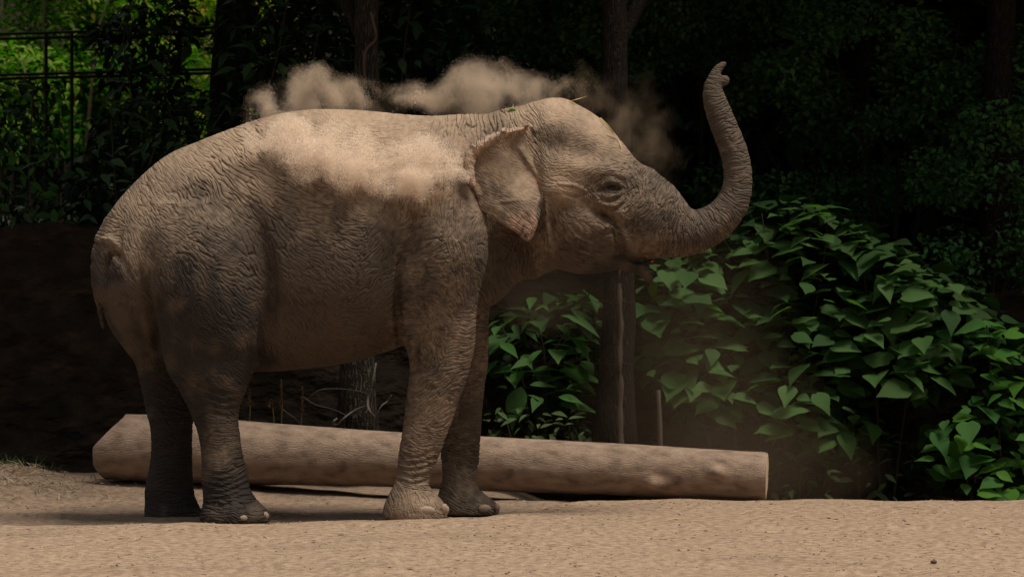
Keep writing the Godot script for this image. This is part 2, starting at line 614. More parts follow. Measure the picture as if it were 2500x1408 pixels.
func make_guide() -> void:
	guide_w = int(SKIN_W * SKIN_STEP / GUIDE) + 2
	guide_h = int(SKIN_H * SKIN_STEP / GUIDE) + 2
	guide.resize(guide_w * guide_h * 6)
	var points := guide_points()
	var flat := PackedFloat32Array()
	for x in points: flat.append(x)
	for j in guide_h:
		for i in guide_w:
			var px := SKIN_X + i * GUIDE
			var py := SKIN_Y + j * GUIDE
			var total := 0.0
			var s := [0.0, 0.0, 0.0, 0.0, 0.0, 0.0]
			for k in range(0, flat.size(), 7):
				var dx := px - flat[k]
				var dy := py - flat[k + 1]
				var w := 1.0 / (dx * dx + dy * dy + 150.0)
				w *= w
				var a := deg_to_rad(flat[k + 2]) * 2.0
				s[0] += w * cos(a); s[1] += w * sin(a)
				s[2] += w * flat[k + 3]; s[3] += w * flat[k + 4]; s[4] += w * flat[k + 5]; s[5] += w * flat[k + 6]
				total += w
			# rings round the eye
			var ex := px - 1496.0
			var ey := (py - 463.0) * 1.15
			var er := sqrt(ex * ex + ey * ey)
			if er < 90.0:
				var share := total * 6.0 * (1.0 - smoothstep(50.0, 90.0, er))
				var a := (atan2(ey, ex) + PI / 2) * 2.0
				s[0] += share * cos(a); s[1] += share * sin(a)
				s[2] += share * 0.85; s[3] += share * 0.6; s[4] += share * 0.1; s[5] += share * 0.75
				total += share
			var o := (j * guide_w + i) * 6
			for c in 6: guide[o + c] = s[c] / total


func guide_at(px: float, py: float, c: int) -> float:
	var u := clampf((px - SKIN_X) / GUIDE, 0.0, guide_w - 1.001)
	var v := clampf((py - SKIN_Y) / GUIDE, 0.0, guide_h - 1.001)
	var i := int(u)
	var j := int(v)
	var f := u - i
	var o := (j * guide_w + i) * 6 + c
	var q := o + guide_w * 6
	return lerpf(lerpf(guide[o], guide[o + 6], f), lerpf(guide[q], guide[q + 6], f), v - j)


# Which parts of the side view the body covers, so that only these are worked out.
func cover(v: PackedVector3Array) -> void:
	covered.resize(256 * 128)
	for p in v:
		var i := int((1250.0 + p.x * SIDE_SCALE - SKIN_X) / SKIN_STEP) >> 3
		var j := int((HORIZON + (EYE.y - p.y) * SIDE_SCALE - SKIN_Y) / SKIN_STEP) >> 3
		for dj in range(-2, 3):
			for di in range(-2, 3):
				if i + di >= 0 and j + dj >= 0 and i + di < 256 and j + dj < 128: covered[(j + dj) * 256 + i + di] = 1


func make_creases() -> void:
	make_guide()
	creases.resize(SKIN_W * SKIN_H)
	var net := noise(11, 1.0, 1, FastNoiseLite.TYPE_CELLULAR)
	var fold := noise(12, 1.0)
	var fine := noise(13, 0.16, 1, FastNoiseLite.TYPE_CELLULAR)
	var bend := noise(14, 0.018)
	var patch := noise(15, 0.006, 2)
	var bins := 16
	var cs := PackedFloat32Array()
	var sn := PackedFloat32Array()
	for b in bins:
		cs.append(cos(PI * b / bins))
		sn.append(sin(PI * b / bins))
	var at_texel := 0
	for j in SKIN_H:
		var py := SKIN_Y + j * SKIN_STEP
		for i in SKIN_W:
			if covered[(j >> 3) * 256 + (i >> 3)] == 0:
				creases[at_texel] = 0.9
				at_texel += 1
				continue
			var px := SKIN_X + i * SKIN_STEP
			var u := (px - SKIN_X) / GUIDE
			var w := (py - SKIN_Y) / GUIDE
			var gi := int(u)
			var gj := int(w)
			var fu := u - gi
			var fw := w - gj
			var o := (gj * guide_w + gi) * 6
			var q := o + guide_w * 6
			var c2 := (guide[o] * (1 - fu) + guide[o + 6] * fu) * (1 - fw) + (guide[q] * (1 - fu) + guide[q + 6] * fu) * fw
			var s2 := (guide[o + 1] * (1 - fu) + guide[o + 7] * fu) * (1 - fw) + (guide[q + 1] * (1 - fu) + guide[q + 7] * fu) * fw
			var amount := (guide[o + 2] * (1 - fu) + guide[o + 8] * fu) * (1 - fw) + (guide[q + 2] * (1 - fu) + guide[q + 8] * fu) * fw
			var size := (guide[o + 5] * (1 - fu) + guide[o + 11] * fu) * (1 - fw) + (guide[q + 5] * (1 - fu) + guide[q + 11] * fu) * fw
			var bx := px + bend.get_noise_2d(px, py) * 6.0
			var by := py + bend.get_noise_2d(px + 731.0, py) * 6.0
			var turn := atan2(s2, c2) * 0.5 + bend.get_noise_2d(px * 0.6, py * 0.6 + 400.0) * 0.10
			turn = fposmod(turn, PI) / PI * bins
			var b0 := int(turn) % bins
			var mix := turn - floorf(turn)
			var b1 := (b0 + 1) % bins
			mix = smoothstep(0.2, 0.8, mix)
			var h := 0.0
			var big := 0.0
			var k := 1.0 / 6.5
			if size > 1.02: k = 1.0 / 9.5
			elif size > 0.93: k = 1.0 / 8.0
			elif size < 0.7: k = 1.0 / 6.5
			if mix < 1.0:
				var al := bx * cs[b0] + by * sn[b0]
				var ac := by * cs[b0] - bx * sn[b0]
				h = net.get_noise_2d(al * k * 0.135, ac * k + b0 * 57.0) + 1.0
				big = absf(fold.get_noise_2d(al * 0.010, ac * 0.06 + b0 * 31.0))
				if mix > 0.0:
					h *= 1.0 - mix
					big *= 1.0 - mix
			if mix > 0.0:
				var al := bx * cs[b1] + by * sn[b1]
				var ac := by * cs[b1] - bx * sn[b1]
				h += (net.get_noise_2d(al * k * 0.135, ac * k + b1 * 57.0) + 1.0) * mix
				big += absf(fold.get_noise_2d(al * 0.010, ac * 0.06 + b1 * 31.0)) * mix
			h = minf(h * 4.2, 1.0)
			h = h * (2.0 - h)
			big = minf(big * 2.6, 1.0)
			var grain := minf((fine.get_noise_2d(bx, by) + 1.0) * 2.2, 1.0)
			var strong := clampf(amount * (0.85 + 0.6 * patch.get_noise_2d(px, py)), 0.05, 1.3)
			creases[at_texel] = 1.0 - strong * (0.68 * (1.0 - h) + 0.14 * (1.0 - big)) - 0.06 * (1.0 - grain)
			at_texel += 1


func crease_at(px: float, py: float) -> float:
	var u := clampf((px - SKIN_X) / SKIN_STEP, 0.0, SKIN_W - 1.001)
	var v := clampf((py - SKIN_Y) / SKIN_STEP, 0.0, SKIN_H - 1.001)
	var i := int(u)
	var j := int(v)
	var f := u - i
	var o := j * SKIN_W + i
	return lerpf(lerpf(creases[o], creases[o + 1], f), lerpf(creases[o + SKIN_W], creases[o + SKIN_W + 1], f), v - j)


# A groove (depth < 0) or a ridge along points [px, py, ...]; width in pixels, depth in metres; it fades at both ends.
func stroke(points: Array, width: float, depth: float, fade := true) -> void:
	var n := points.size() / 2
	var line := Curve2D.new()
	for i in n:
		var p := Vector2(points[i * 2], points[i * 2 + 1])
		var before := Vector2(points[maxi(i - 1, 0) * 2], points[maxi(i - 1, 0) * 2 + 1])
		var after := Vector2(points[mini(i + 1, n - 1) * 2], points[mini(i + 1, n - 1) * 2 + 1])
		line.add_point(p, (before - after) / 6.0, (after - before) / 6.0)
	line.bake_interval = 3.0
	var baked := line.get_baked_points()
	var touched := {}
	var reach := int(width * 2.2 / RELIEF) + 1
	for b in baked.size():
		var t := float(b) / maxi(baked.size() - 1, 1)
		var strength := sqrt(sin(PI * clampf(t, 0.02, 0.98))) if fade else 1.0
		var ci := int((baked[b].x - SKIN_X) / RELIEF)
		var cj := int((baked[b].y - SKIN_Y) / RELIEF)
		for j in range(maxi(cj - reach, 0), mini(cj + reach + 1, relief_h)):
			for i in range(maxi(ci - reach, 0), mini(ci + reach + 1, relief_w)):
				var d := Vector2(SKIN_X + i * RELIEF, SKIN_Y + j * RELIEF).distance_squared_to(baked[b]) / (width * width)
				if d > 4.5: continue
				var e := strength * exp(-d * 1.2)
				var id := j * relief_w + i
				if e > touched.get(id, 0.0): touched[id] = e
	for id in touched:
		relief[id] += depth * touched[id]


func mound(px: float, py: float, rx: float, ry: float, height: float, turn := 0.0) -> void:
	var c := cos(deg_to_rad(turn))
	var s := sin(deg_to_rad(turn))
	var r := maxf(rx, ry) * 2.0
	for j in range(maxi(int((py - r - SKIN_Y) / RELIEF), 0), mini(int((py + r - SKIN_Y) / RELIEF), relief_h)):
		for i in range(maxi(int((px - r - SKIN_X) / RELIEF), 0), mini(int((px + r - SKIN_X) / RELIEF), relief_w)):
			var dx := SKIN_X + i * RELIEF - px
			var dy := SKIN_Y + j * RELIEF - py
			var a := (dx * c + dy * s) / rx
			var b := (dy * c - dx * s) / ry
			relief[j * relief_w + i] += height * exp(-(a * a + b * b))


func relief_at(px: float, py: float) -> float:
	var u := clampf((px - SKIN_X) / RELIEF, 0.0, relief_w - 1.001)
	var v := clampf((py - SKIN_Y) / RELIEF, 0.0, relief_h - 1.001)
	var i := int(u)
	var j := int(v)
	var f := u - i
	var o := j * relief_w + i
	return lerpf(lerpf(relief[o], relief[o + 1], f), lerpf(relief[o + relief_w], relief[o + relief_w + 1], f), v - j)


func make_relief() -> void:
	relief_w = int(1664 / RELIEF)
	relief_h = int(1164 / RELIEF)
	relief.resize(relief_w * relief_h)
	# eye: socket, lids and the bags below
	mound(1496, 468, 52, 42, -0.012)
	mound(1490, 420, 62, 20, 0.022, 12)
	stroke([1462, 470, 1476, 458, 1496, 455, 1520, 462], 5, -0.016)
	stroke([1470, 452, 1486, 443, 1506, 446, 1522, 458], 5, 0.012)
	stroke([1466, 438, 1486, 430, 1510, 434, 1530, 450], 4, -0.009)
	stroke([1452, 456, 1464, 440, 1482, 424, 1506, 424], 4, -0.008)
	stroke([1468, 476, 1488, 480, 1512, 474, 1522, 464], 5, 0.012)
	stroke([1458, 474, 1474, 488, 1500, 490, 1524, 476], 4, -0.010)
	stroke([1452, 478, 1470, 498, 1500, 501, 1530, 482], 5, 0.012)
	stroke([1446, 478, 1464, 506, 1496, 512, 1526, 498, 1538, 470], 5, -0.012)
	stroke([1536, 440, 1544, 460, 1538, 484], 5, -0.006)
	mound(1480, 528, 40, 14, -0.05, 30)
	stroke([1496, 628, 1530, 634, 1560, 636, 1590, 632], 7, -0.035)
	# the fold from the eye down to the corner of the mouth
	stroke([1462, 516, 1484, 536, 1504, 552, 1514, 574, 1520, 600, 1522, 634], 9, -0.055)
	stroke([1500, 546, 1512, 560, 1522, 584, 1526, 610], 8, 0.026)
	stroke([1470, 560, 1488, 550, 1504, 560, 1508, 580], 6, 0.023)
	stroke([1484, 572, 1498, 566, 1504, 590, 1508, 618], 5, -0.029)
	stroke([1380, 560, 1420, 592, 1470, 602, 1504, 592], 5, -0.017)
	stroke([1366, 548, 1404, 594, 1460, 616, 1504, 606], 5, -0.017)
	stroke([1356, 544, 1390, 600, 1440, 628, 1500, 624], 5, -0.017)
	stroke([1348, 540, 1378, 606, 1424, 640, 1480, 642], 5, -0.014)
	stroke([1400, 560, 1440, 582, 1480, 586], 5, -0.014)
	stroke([1342, 480, 1346, 530, 1362, 590, 1392, 640], 6, -0.017)
	stroke([1336, 490, 1336, 560, 1350, 620], 6, 0.017)
	# cheek, temple, brow
	mound(1368, 468, 34, 28, 0.026, 20)
	mound(1372, 500, 30, 10, -0.012, 30)
	mound(1352, 352, 40, 34, -0.03)
	mound(1430, 372, 60, 34, -0.022, 10)
	mound(1420, 500, 44, 26, -0.014, 20)
	mound(1410, 410, 60, 24, 0.012, 20)
	stroke([1372, 470, 1410, 480, 1450, 462], 4, -0.009)
	stroke([1350, 448, 1400, 452, 1440, 470], 4, 0.009)
	mound(1590, 596, 34, 22, 0.018)
	mound(1395, 590, 44, 34, 0.02, 30)
	# ear root
	stroke([1286, 308, 1304, 312, 1308, 326], 5, 0.012)
	stroke([1284, 318, 1300, 322, 1304, 332], 4, -0.012)
	# shoulder, flank, thigh
	mound(1000, 590, 36, 90, -0.02, -15)
	mound(1090, 600, 90, 110, 0.035)
	stroke([604, 490, 630, 560, 650, 640, 660, 720, 656, 810], 20, -0.07)
	stroke([560, 430, 600, 490, 630, 570, 648, 650], 16, 0.018)
	mound(530, 600, 60, 110, 0.035, 15)
	mound(430, 520, 60, 70, -0.015)
	stroke([992, 600, 976, 660, 970, 740, 976, 840], 8, -0.05)
	stroke([640, 800, 634, 840, 638, 880], 8, -0.025)
	stroke([622, 770, 616, 830, 620, 890], 10, 0.018)
	stroke([346, 660, 356, 720, 366, 780, 386, 870], 10, -0.06)
	# elbow and ankle folds of the near legs
	stroke([998, 852, 1012, 852, 1022, 864, 1016, 884, 1006, 896], 6, -0.02)
	stroke([996, 862, 1006, 862, 1010, 874], 6, 0.014)
	stroke([1026, 850, 1030, 870, 1020, 896], 6, 0.012)
	for i in 5:
		stroke([970, 1108 + i * 16, 1000, 1116 + i * 16, 1032, 1112 + i * 16, 1066, 1098 + i * 16], 5, -0.010)
	for i in 6:
		stroke([500, 1150 + i * 15, 540, 1158 + i * 15, 575, 1146 + i * 15, 606, 1132 + i * 15], 5, -0.010)
	for i in 4:
		stroke([448, 930 + i * 18, 500, 948 + i * 18, 545, 962 + i * 18, 586, 958 + i * 18], 6, -0.009)
	stroke([1030, 945, 1050, 950, 1068, 946], 4, -0.008)
	stroke([410, 915, 450, 926, 500, 940], 5, -0.01)
	# tail root and the crease beside it
	stroke([238, 592, 256, 584, 280, 592, 292, 612], 7, 0.02)
	stroke([252, 680, 258, 640, 270, 616, 284, 622, 290, 640], 7, -0.05)
	stroke([300, 560, 290, 590, 296, 630, 320, 680], 7, -0.014)


func skin_materials() -> StandardMaterial3D:
	var height := Image.create_empty(SKIN_W, SKIN_H, false, Image.FORMAT_RF)
	height.set_data(SKIN_W, SKIN_H, false, Image.FORMAT_RF, creases.to_byte_array())
	var tw := SKIN_W / 2
	var th := SKIN_H / 2
	var bytes := PackedByteArray()
	bytes.resize(tw * th * 3)
	var blotch := noise(21, 0.010, 3)
	var speck := noise(22, 0.05, 2)
	var streak := noise(23, 0.02, 2)
	var ear_shape := PackedVector2Array()
	for i in range(0, EAR.size(), 2): ear_shape.append(Vector2(EAR[i], EAR[i + 1]))
	var o := 0
	for j in th:
		var py := SKIN_Y + (j + 0.5) * SKIN_STEP * 2
		for i in tw:
			var px := SKIN_X + (i + 0.5) * SKIN_STEP * 2
			var n := blotch.get_noise_2d(px, py)
			var n2 := speck.get_noise_2d(px, py)
			var dust := guide_at(px, py, 3)
			var wet_and_shade := guide_at(px, py, 4)  # wet skin; shade under jaw, on neck and hindquarters is painted in too
			dust = clampf(dust * 1.55 - 0.74 + n * 0.24 + n2 * 0.22, 0.0, 1.0)  # settled dust, thinned further below to paint in the shade of the belly
			wet_and_shade = clampf(smoothstep(0.15, 0.85, wet_and_shade + (n * 0.6 + streak.get_noise_2d(px, py * 0.35) * 0.25) * smoothstep(0.0, 0.25, wet_and_shade)), 0.0, 1.0)
			var r := lerpf(0.082, 0.385, dust)
			var g := lerpf(0.061, 0.274, dust)
			var b := lerpf(0.045, 0.186, dust)
			r = lerpf(r, 0.030 + 0.05 * dust, wet_and_shade)
			g = lerpf(g, 0.024 + 0.03 * dust, wet_and_shade)
			b = lerpf(b, 0.021 + 0.015 * dust, wet_and_shade)
			var damp_and_shade := exp(-(pow((px - 1494.0) / 30.0, 2.0) + pow((py - 456.0) / 15.0, 2.0))) * 0.85
			r = lerpf(r, 0.035, damp_and_shade)
			g = lerpf(g, 0.028, damp_and_shade)
			b = lerpf(b, 0.025, damp_and_shade)
			# the pink, freckled edge and tip of the ear
			var pink := (1.0 - smoothstep(30.0, 75.0, Vector2(px - 1285, py - 575).length())) + 0.8 * (1.0 - smoothstep(8.0, 20.0, Vector2(px - 1312, py - 440).length()))
			pink = clampf(pink * (0.7 + n2 * 1.6), 0.0, 0.5) * float(Geometry2D.is_point_in_polygon(Vector2(px, py), ear_shape))
			r = lerpf(r, 0.34, pink)
			g = lerpf(g, 0.19, pink)
			b = lerpf(b, 0.13, pink)
			# its rolled rim is rubbed pale
			if px > 1120.0 and px < 1300.0 and py > 295.0 and py < 475.0:
				var rim := 1e9
				for e in 9:
					rim = minf(rim, Vector2(px - 5.0, py - 5.0).distance_to(Geometry2D.get_closest_point_to_segment(Vector2(px - 5.0, py - 5.0), ear_shape[e], ear_shape[e + 1])))
				var worn := (1.0 - smoothstep(9.0, 15.0, rim)) * clampf(0.55 + n2, 0.2, 0.8)
				r = lerpf(r, 0.43, worn)
				g = lerpf(g, 0.295, worn)
				b = lerpf(b, 0.215, worn)
			bytes[o] = clampi(int(255.0 * (1.055 * pow(r, 1 / 2.4) - 0.055)), 0, 255)
			bytes[o + 1] = clampi(int(255.0 * (1.055 * pow(g, 1 / 2.4) - 0.055)), 0, 255)
			bytes[o + 2] = clampi(int(255.0 * (1.055 * pow(b, 1 / 2.4) - 0.055)), 0, 255)
			o += 3
	var color := Image.create_from_data(tw, th, false, Image.FORMAT_RGB8, bytes)
	var m := StandardMaterial3D.new()
	m.albedo_texture = ImageTexture.create_from_image(color)
	m.roughness = 0.82
	m.metallic_specular = 0.35
	m.heightmap_enabled = true
	m.heightmap_texture = ImageTexture.create_from_image(height)
	m.heightmap_scale = 2.2
	m.texture_repeat = false
	return m


# ---------------------------------------------------------------- the elephant

const SIDE_SCALE := 407.4   # pixels of the side view per metre
const EAR := [1287, 305, 1253, 314, 1225, 320, 1197, 335, 1164, 354, 1145, 373, 1141, 398, 1146, 425, 1153, 452, 1163, 474, 1172, 510, 1197, 527, 1228, 549, 1259, 567, 1275, 581, 1287, 590, 1301, 580, 1310, 556, 1319, 524, 1323, 500, 1323, 470]   # the near ear's outline

func elephant_shapes() -> void:
	shapes.clear()
	loft(0, [
		231, 618, 690, 0.08, 0.0, 236, 596, 712, 0.14, 0.0, 245, 572, 735, 0.21, 0.0, 260, 532, 765, 0.29, 0.0, 281, 500, 795, 0.35, 0.0, 315, 460, 830, 0.42, 0.0, 368, 409, 858, 0.47, 0.0,
		413, 376, 876, 0.50, 0.0, 477, 348, 892, 0.52, 0.0, 562, 315, 902, 0.52, 0.0, 640, 288, 907, 0.535, 0.0, 740, 269, 900, 0.60, 0.0, 830, 267, 889, 0.625, 0.0, 900, 271, 872, 0.60, 0.0,
		985, 279, 843, 0.50, 0.0, 1054, 283, 812, 0.43, 0.0, 1123, 279, 785, 0.35, 0.0, 1180, 278, 755, 0.23, 0.0, 1230, 278, 715, 0.16, 0.0, 1280, 290, 680, 0.14, 0.0, 1340, 330, 650, 0.16, 0.0,
	], 0.05, 0.14)
	loft(0, [
		1180, 320, 480, 0.18, 0.0, 1210, 288, 520, 0.21, 0.0, 1233, 278, 560, 0.23, 0.0, 1259, 270, 610, 0.25, 0.0, 1284, 260, 655, 0.275, 0.0, 1310, 247, 668, 0.315, 0.0, 1332, 241, 657, 0.345, 0.0, 1356, 239, 655, 0.345, 0.0, 1380, 241, 661, 0.345, 0.0,
		1408, 254, 667, 0.345, 0.0, 1443, 274, 668, 0.34, 0.0, 1474, 297, 662, 0.33, 0.0, 1498, 322, 655, 0.315, 0.0, 1523, 352, 647, 0.29, 0.0, 1542, 376, 640, 0.26, 0.0, 1562, 399, 632, 0.23, 0.0, 1585, 428, 628, 0.20, 0.0, 1610, 465, 615, 0.14, 0.0,
	], 0.06, -0.05, 2.3)
	var rows := trunk_rows()
	var links := []
	for r in rows: links.append_array([r[0], r[1], r[2], 0.0])
	chain(links, 0.03)
	chain([1746, 194, 17, 0, 1750, 178, 13, 0, 1756, 166, 9.5, 0, 1763, 159, 7, 0, 1770, 155, 5.5, 0], 0.012)
	chain([1752, 200, 14, 0, 1769, 196, 13, 0], 0.012)
	capsule(at(1774, 176, 0.0), metres(5, 0), at(1763, 180, 0), metres(4.5, 0), 0.008, true, Vector3(1, 1, 0.5))
	# lower lip
	chain([1470, 628, 30, 0, 1525, 634, 25, 0, 1552, 645, 20, 0, 1574, 664, 14, 0, 1584, 680, 9, 0, 1590, 692, 6, 0], 0.03, Vector3(1, 1, 0.55))
	# near and far hind legs
	loft(1, [
		500, 380, 530, 0.15, 0.37, 560, 356, 590, 0.20, 0.39, 640, 352, 632, 0.235, 0.395, 713, 360, 645, 0.25, 0.395, 784, 381, 645, 0.245, 0.38, 840, 391, 637, 0.23, 0.36, 878, 399, 628, 0.21, 0.34, 906, 408, 619, 0.20, 0.335,
		945, 432, 604, 0.18, 0.33, 982, 452, 588, 0.16, 0.325, 1007, 464, 582, 0.148, 0.32, 1031, 473, 581, 0.14, 0.32, 1055, 482, 584, 0.133, 0.32, 1092, 489, 588, 0.128, 0.32, 1126, 492, 596, 0.132, 0.32,
		1165, 491, 604, 0.138, 0.32, 1196, 494, 611, 0.145, 0.32, 1214, 495, 622, 0.153, 0.325, 1232, 494, 638, 0.163, 0.33, 1246, 490, 653, 0.172, 0.335, 1258, 486, 660, 0.178, 0.335, 1273, 486, 660, 0.176, 0.335,
	], 0.055)
	loft(1, [
		560, 285, 440, 0.14, -0.30, 620, 255, 470, 0.20, -0.31, 693, 246, 480, 0.23, -0.32, 736, 248, 480, 0.235, -0.32, 776, 257, 480, 0.23, -0.32, 810, 273, 480, 0.22, -0.32, 855, 306, 478, 0.20, -0.32, 881, 326, 477, 0.19, -0.32,
		915, 337, 475, 0.175, -0.32, 961, 347, 473, 0.155, -0.32, 1016, 359, 471, 0.14, -0.32, 1037, 365, 470, 0.135, -0.32, 1074, 368, 468, 0.13, -0.32, 1120, 367, 468, 0.13, -0.32, 1159, 360, 469, 0.135, -0.32,
		1196, 353, 472, 0.14, -0.32, 1229, 353, 482, 0.15, -0.315, 1245, 352, 491, 0.165, -0.31, 1256, 352, 498, 0.17, -0.31, 1262, 353, 498, 0.168, -0.31,
	], 0.07)
	# near and far front legs
	loft(1, [
		400, 1020, 1150, 0.12, 0.30, 470, 1000, 1180, 0.17, 0.345, 560, 986, 1190, 0.20, 0.385, 629, 983, 1190, 0.205, 0.395, 680, 977, 1178, 0.20, 0.39, 724, 975, 1168, 0.19, 0.38, 761, 977, 1163, 0.18, 0.365, 811, 981, 1161, 0.17, 0.35,
		843, 986, 1159, 0.165, 0.335, 861, 995, 1156, 0.16, 0.33, 902, 1000, 1146, 0.152, 0.325, 943, 996, 1134, 0.147, 0.32, 991, 990, 1115, 0.14, 0.315, 1032, 985, 1102, 0.133, 0.31, 1066, 980, 1089, 0.127, 0.31,
		1107, 973, 1074, 0.122, 0.31, 1141, 971, 1060, 0.12, 0.31, 1170, 966, 1048, 0.122, 0.31, 1189, 959, 1049, 0.13, 0.31, 1203, 951, 1060, 0.142, 0.312, 1223, 941, 1080, 0.158, 0.318, 1243, 935, 1090, 0.17, 0.32, 1256, 934, 1092, 0.172, 0.32, 1266, 938, 1090, 0.168, 0.32,
	], 0.035)
	loft(1, [
		560, 1050, 1190, 0.13, -0.30, 649, 1055, 1196, 0.17, -0.34, 724, 1056, 1198, 0.175, -0.34, 780, 1058, 1193, 0.165, -0.33, 834, 1061, 1193, 0.16, -0.32, 885, 1063, 1191, 0.15, -0.315, 936, 1065, 1184, 0.143, -0.31, 970, 1067, 1180, 0.138, -0.31,
		1018, 1069, 1176, 0.13, -0.31, 1080, 1073, 1172, 0.122, -0.31, 1124, 1077, 1169, 0.12, -0.31, 1161, 1080, 1163, 0.12, -0.31, 1185, 1076, 1164, 0.128, -0.31, 1206, 1070, 1183, 0.143, -0.308, 1222, 1067, 1205, 0.158, -0.305, 1240, 1066, 1219, 0.168, -0.3, 1253, 1068, 1218, 0.166, -0.3,
	], 0.06)
	# chest between the front legs, hip and shoulder
	capsule(at(1120, 640, 0.0), 0.28, at(1185, 690, 0.0), 0.12, 0.06)
	# tail
	chain([268, 545, 18, 0.0, 256, 585, 25, 0.05, 246, 622, 24, 0.08, 238, 655, 18, 0.09, 234, 690, 12, 0.08, 237, 725, 9, 0.07, 244, 760, 7, 0.05, 251, 800, 5, 0.04], 0.035)


func displaced_skin(v: PackedVector3Array, normals: PackedVector3Array, amount: float) -> void:
	for i in v.size():
		var p := v[i]
		var px := 1250.0 + (p.x) * FOCAL / (EYE.z - p.z)
		var py := HORIZON + (EYE.y - p.y) * FOCAL / (EYE.z - p.z)
		var gx := 1250.0 + p.x * SIDE_SCALE
		var gy := HORIZON + (EYE.y - p.y) * SIDE_SCALE
		var h := (crease_at(gx, gy) - 0.8) * amount * clampf((guide_at(gx, gy, 5) - 0.5) * 2.2, 0.3, 1.0)
		if p.z > 0.0 and normals[i].z > 0.0: h += relief_at(px, py) * smoothstep(0.0, 0.35, normals[i].z)
		v[i] = p + normals[i] * h


func skin_uv(v: PackedVector3Array) -> PackedVector2Array:
	var uv := PackedVector2Array()
	uv.resize(v.size())
	for i in v.size():
		var p := v[i]
		uv[i] = Vector2((1250.0 + p.x * SIDE_SCALE - SKIN_X) / (SKIN_W * SKIN_STEP), (HORIZON + (EYE.y - p.y) * SIDE_SCALE - SKIN_Y) / (SKIN_H * SKIN_STEP))
	return uv


# The near ear: a leaf of skin with a root along the head, hanging free behind and below, its upper edge rolled forward.
func ear_surface() -> Array:
	var edge := Curve2D.new()
	var outline := EAR
	for i in range(0, outline.size(), 2): edge.add_point(Vector2(outline[i], outline[i + 1]))
	var root := Curve2D.new()
	for p in [Vector2(1292, 306), Vector2(1304, 345), Vector2(1316, 390), Vector2(1324, 430), Vector2(1326, 468)]: root.add_point(p)
	var v := PackedVector3Array()
	var index := PackedInt32Array()
	var na := 90
	var nb := 46
	var wave := noise(31, 0.02)
	for side in 2:
		for i in na + 1:
			var s := float(i) / na
			var e := edge.sample_baked(edge.get_baked_length() * s)
			var r := root.sample_baked(root.get_baked_length() * clampf(s * 1.02, 0.0, 1.0))
			for j in nb + 1:
				var t := float(j) / nb
				var p := r.lerp(e, t)
				var z := 0.285 + 0.05 * sin(PI * minf(t * 1.3, 1.0)) * sin(PI * s)
				z += lerpf(0.0, 0.20, smoothstep(0.05, 0.9, t)) * (0.6 + 0.4 * sin(PI * clampf(s * 1.1, 0.0, 1.0)))
				z -= 0.03 * exp(-Vector2((p.x - 1278) / 34.0, (p.y - 415) / 52.0).length_squared())
				z += 0.022 * exp(-pow((p.distance_to(Vector2(1265, 355).lerp(Vector2(1322, 440), clampf((p.y - 355) / 85.0, 0.0, 1.0)))) / 9.0, 2.0)) * smoothstep(345.0, 365.0, p.y) * (1.0 - smoothstep(425.0, 450.0, p.y))
				z += wave.get_noise_2d(p.x, p.y) * 0.006 * t
				# a vein that runs across the lower half
				z += 0.006 * exp(-pow((p.y - 489 + (p.x - 1265) * 0.08) / 3.0, 2.0)) * smoothstep(1205.0, 1225.0, p.x) * (1.0 - smoothstep(1285.0, 1300.0, p.x))
				var thick := 0.006 * sqrt(maxf(1.0 - pow(t, 6.0), 0.0)) + 0.0008
				var w := at(p.x, p.y, z)
				w.z += thick if side == 0 else -thick
				v.append(w)
		var first := side * (na + 1) * (nb + 1)
		for i in na:
			for j in nb:
				var a := first + i * (nb + 1) + j
				var b := a + nb + 1
				if side == 0: index.append_array([a, b, a + 1, a + 1, b, b + 1])
				else: index.append_array([a, a + 1, b, a + 1, b + 1, b])
	var across := (na + 1) * (nb + 1)
	for i in na:
		var a := i * (nb + 1) + nb
		var b := a + nb + 1
		index.append_array([a, b, a + across, b, b + across, a + across])
	# the roll along the upper edge, down the back
	var roll := PackedVector3Array()
	var radii := PackedFloat32Array()
	for i in 46:
		var s := 0.02 + 0.40 * i / 45.0
		var e := edge.sample_baked(edge.get_baked_length() * s)
		var z := 0.31 + 0.19 * (0.6 + 0.4 * sin(PI * clampf(s * 1.1, 0.0, 1.0)))
		roll.append(at(e.x + 4.0, e.y + 5.0, z + 0.04))
		radii.append(metres(18.0 * sqrt(sin(PI * clampf(0.04 + i / 45.0 * 0.93, 0.0, 1.0))) * (0.6 + 0.4 * i / 45.0) * (1.0 + 0.25 * wave.get_noise_1d(i * 14.0)), z))
	var tube := limb(roll, radii, 14, 0.25, 5).surface_get_arrays(0)
	var base := v.size()
	v.append_array(tube[Mesh.ARRAY_VERTEX])
	for k in tube[Mesh.ARRAY_INDEX]: index.append(base + k)
	return [v, index]


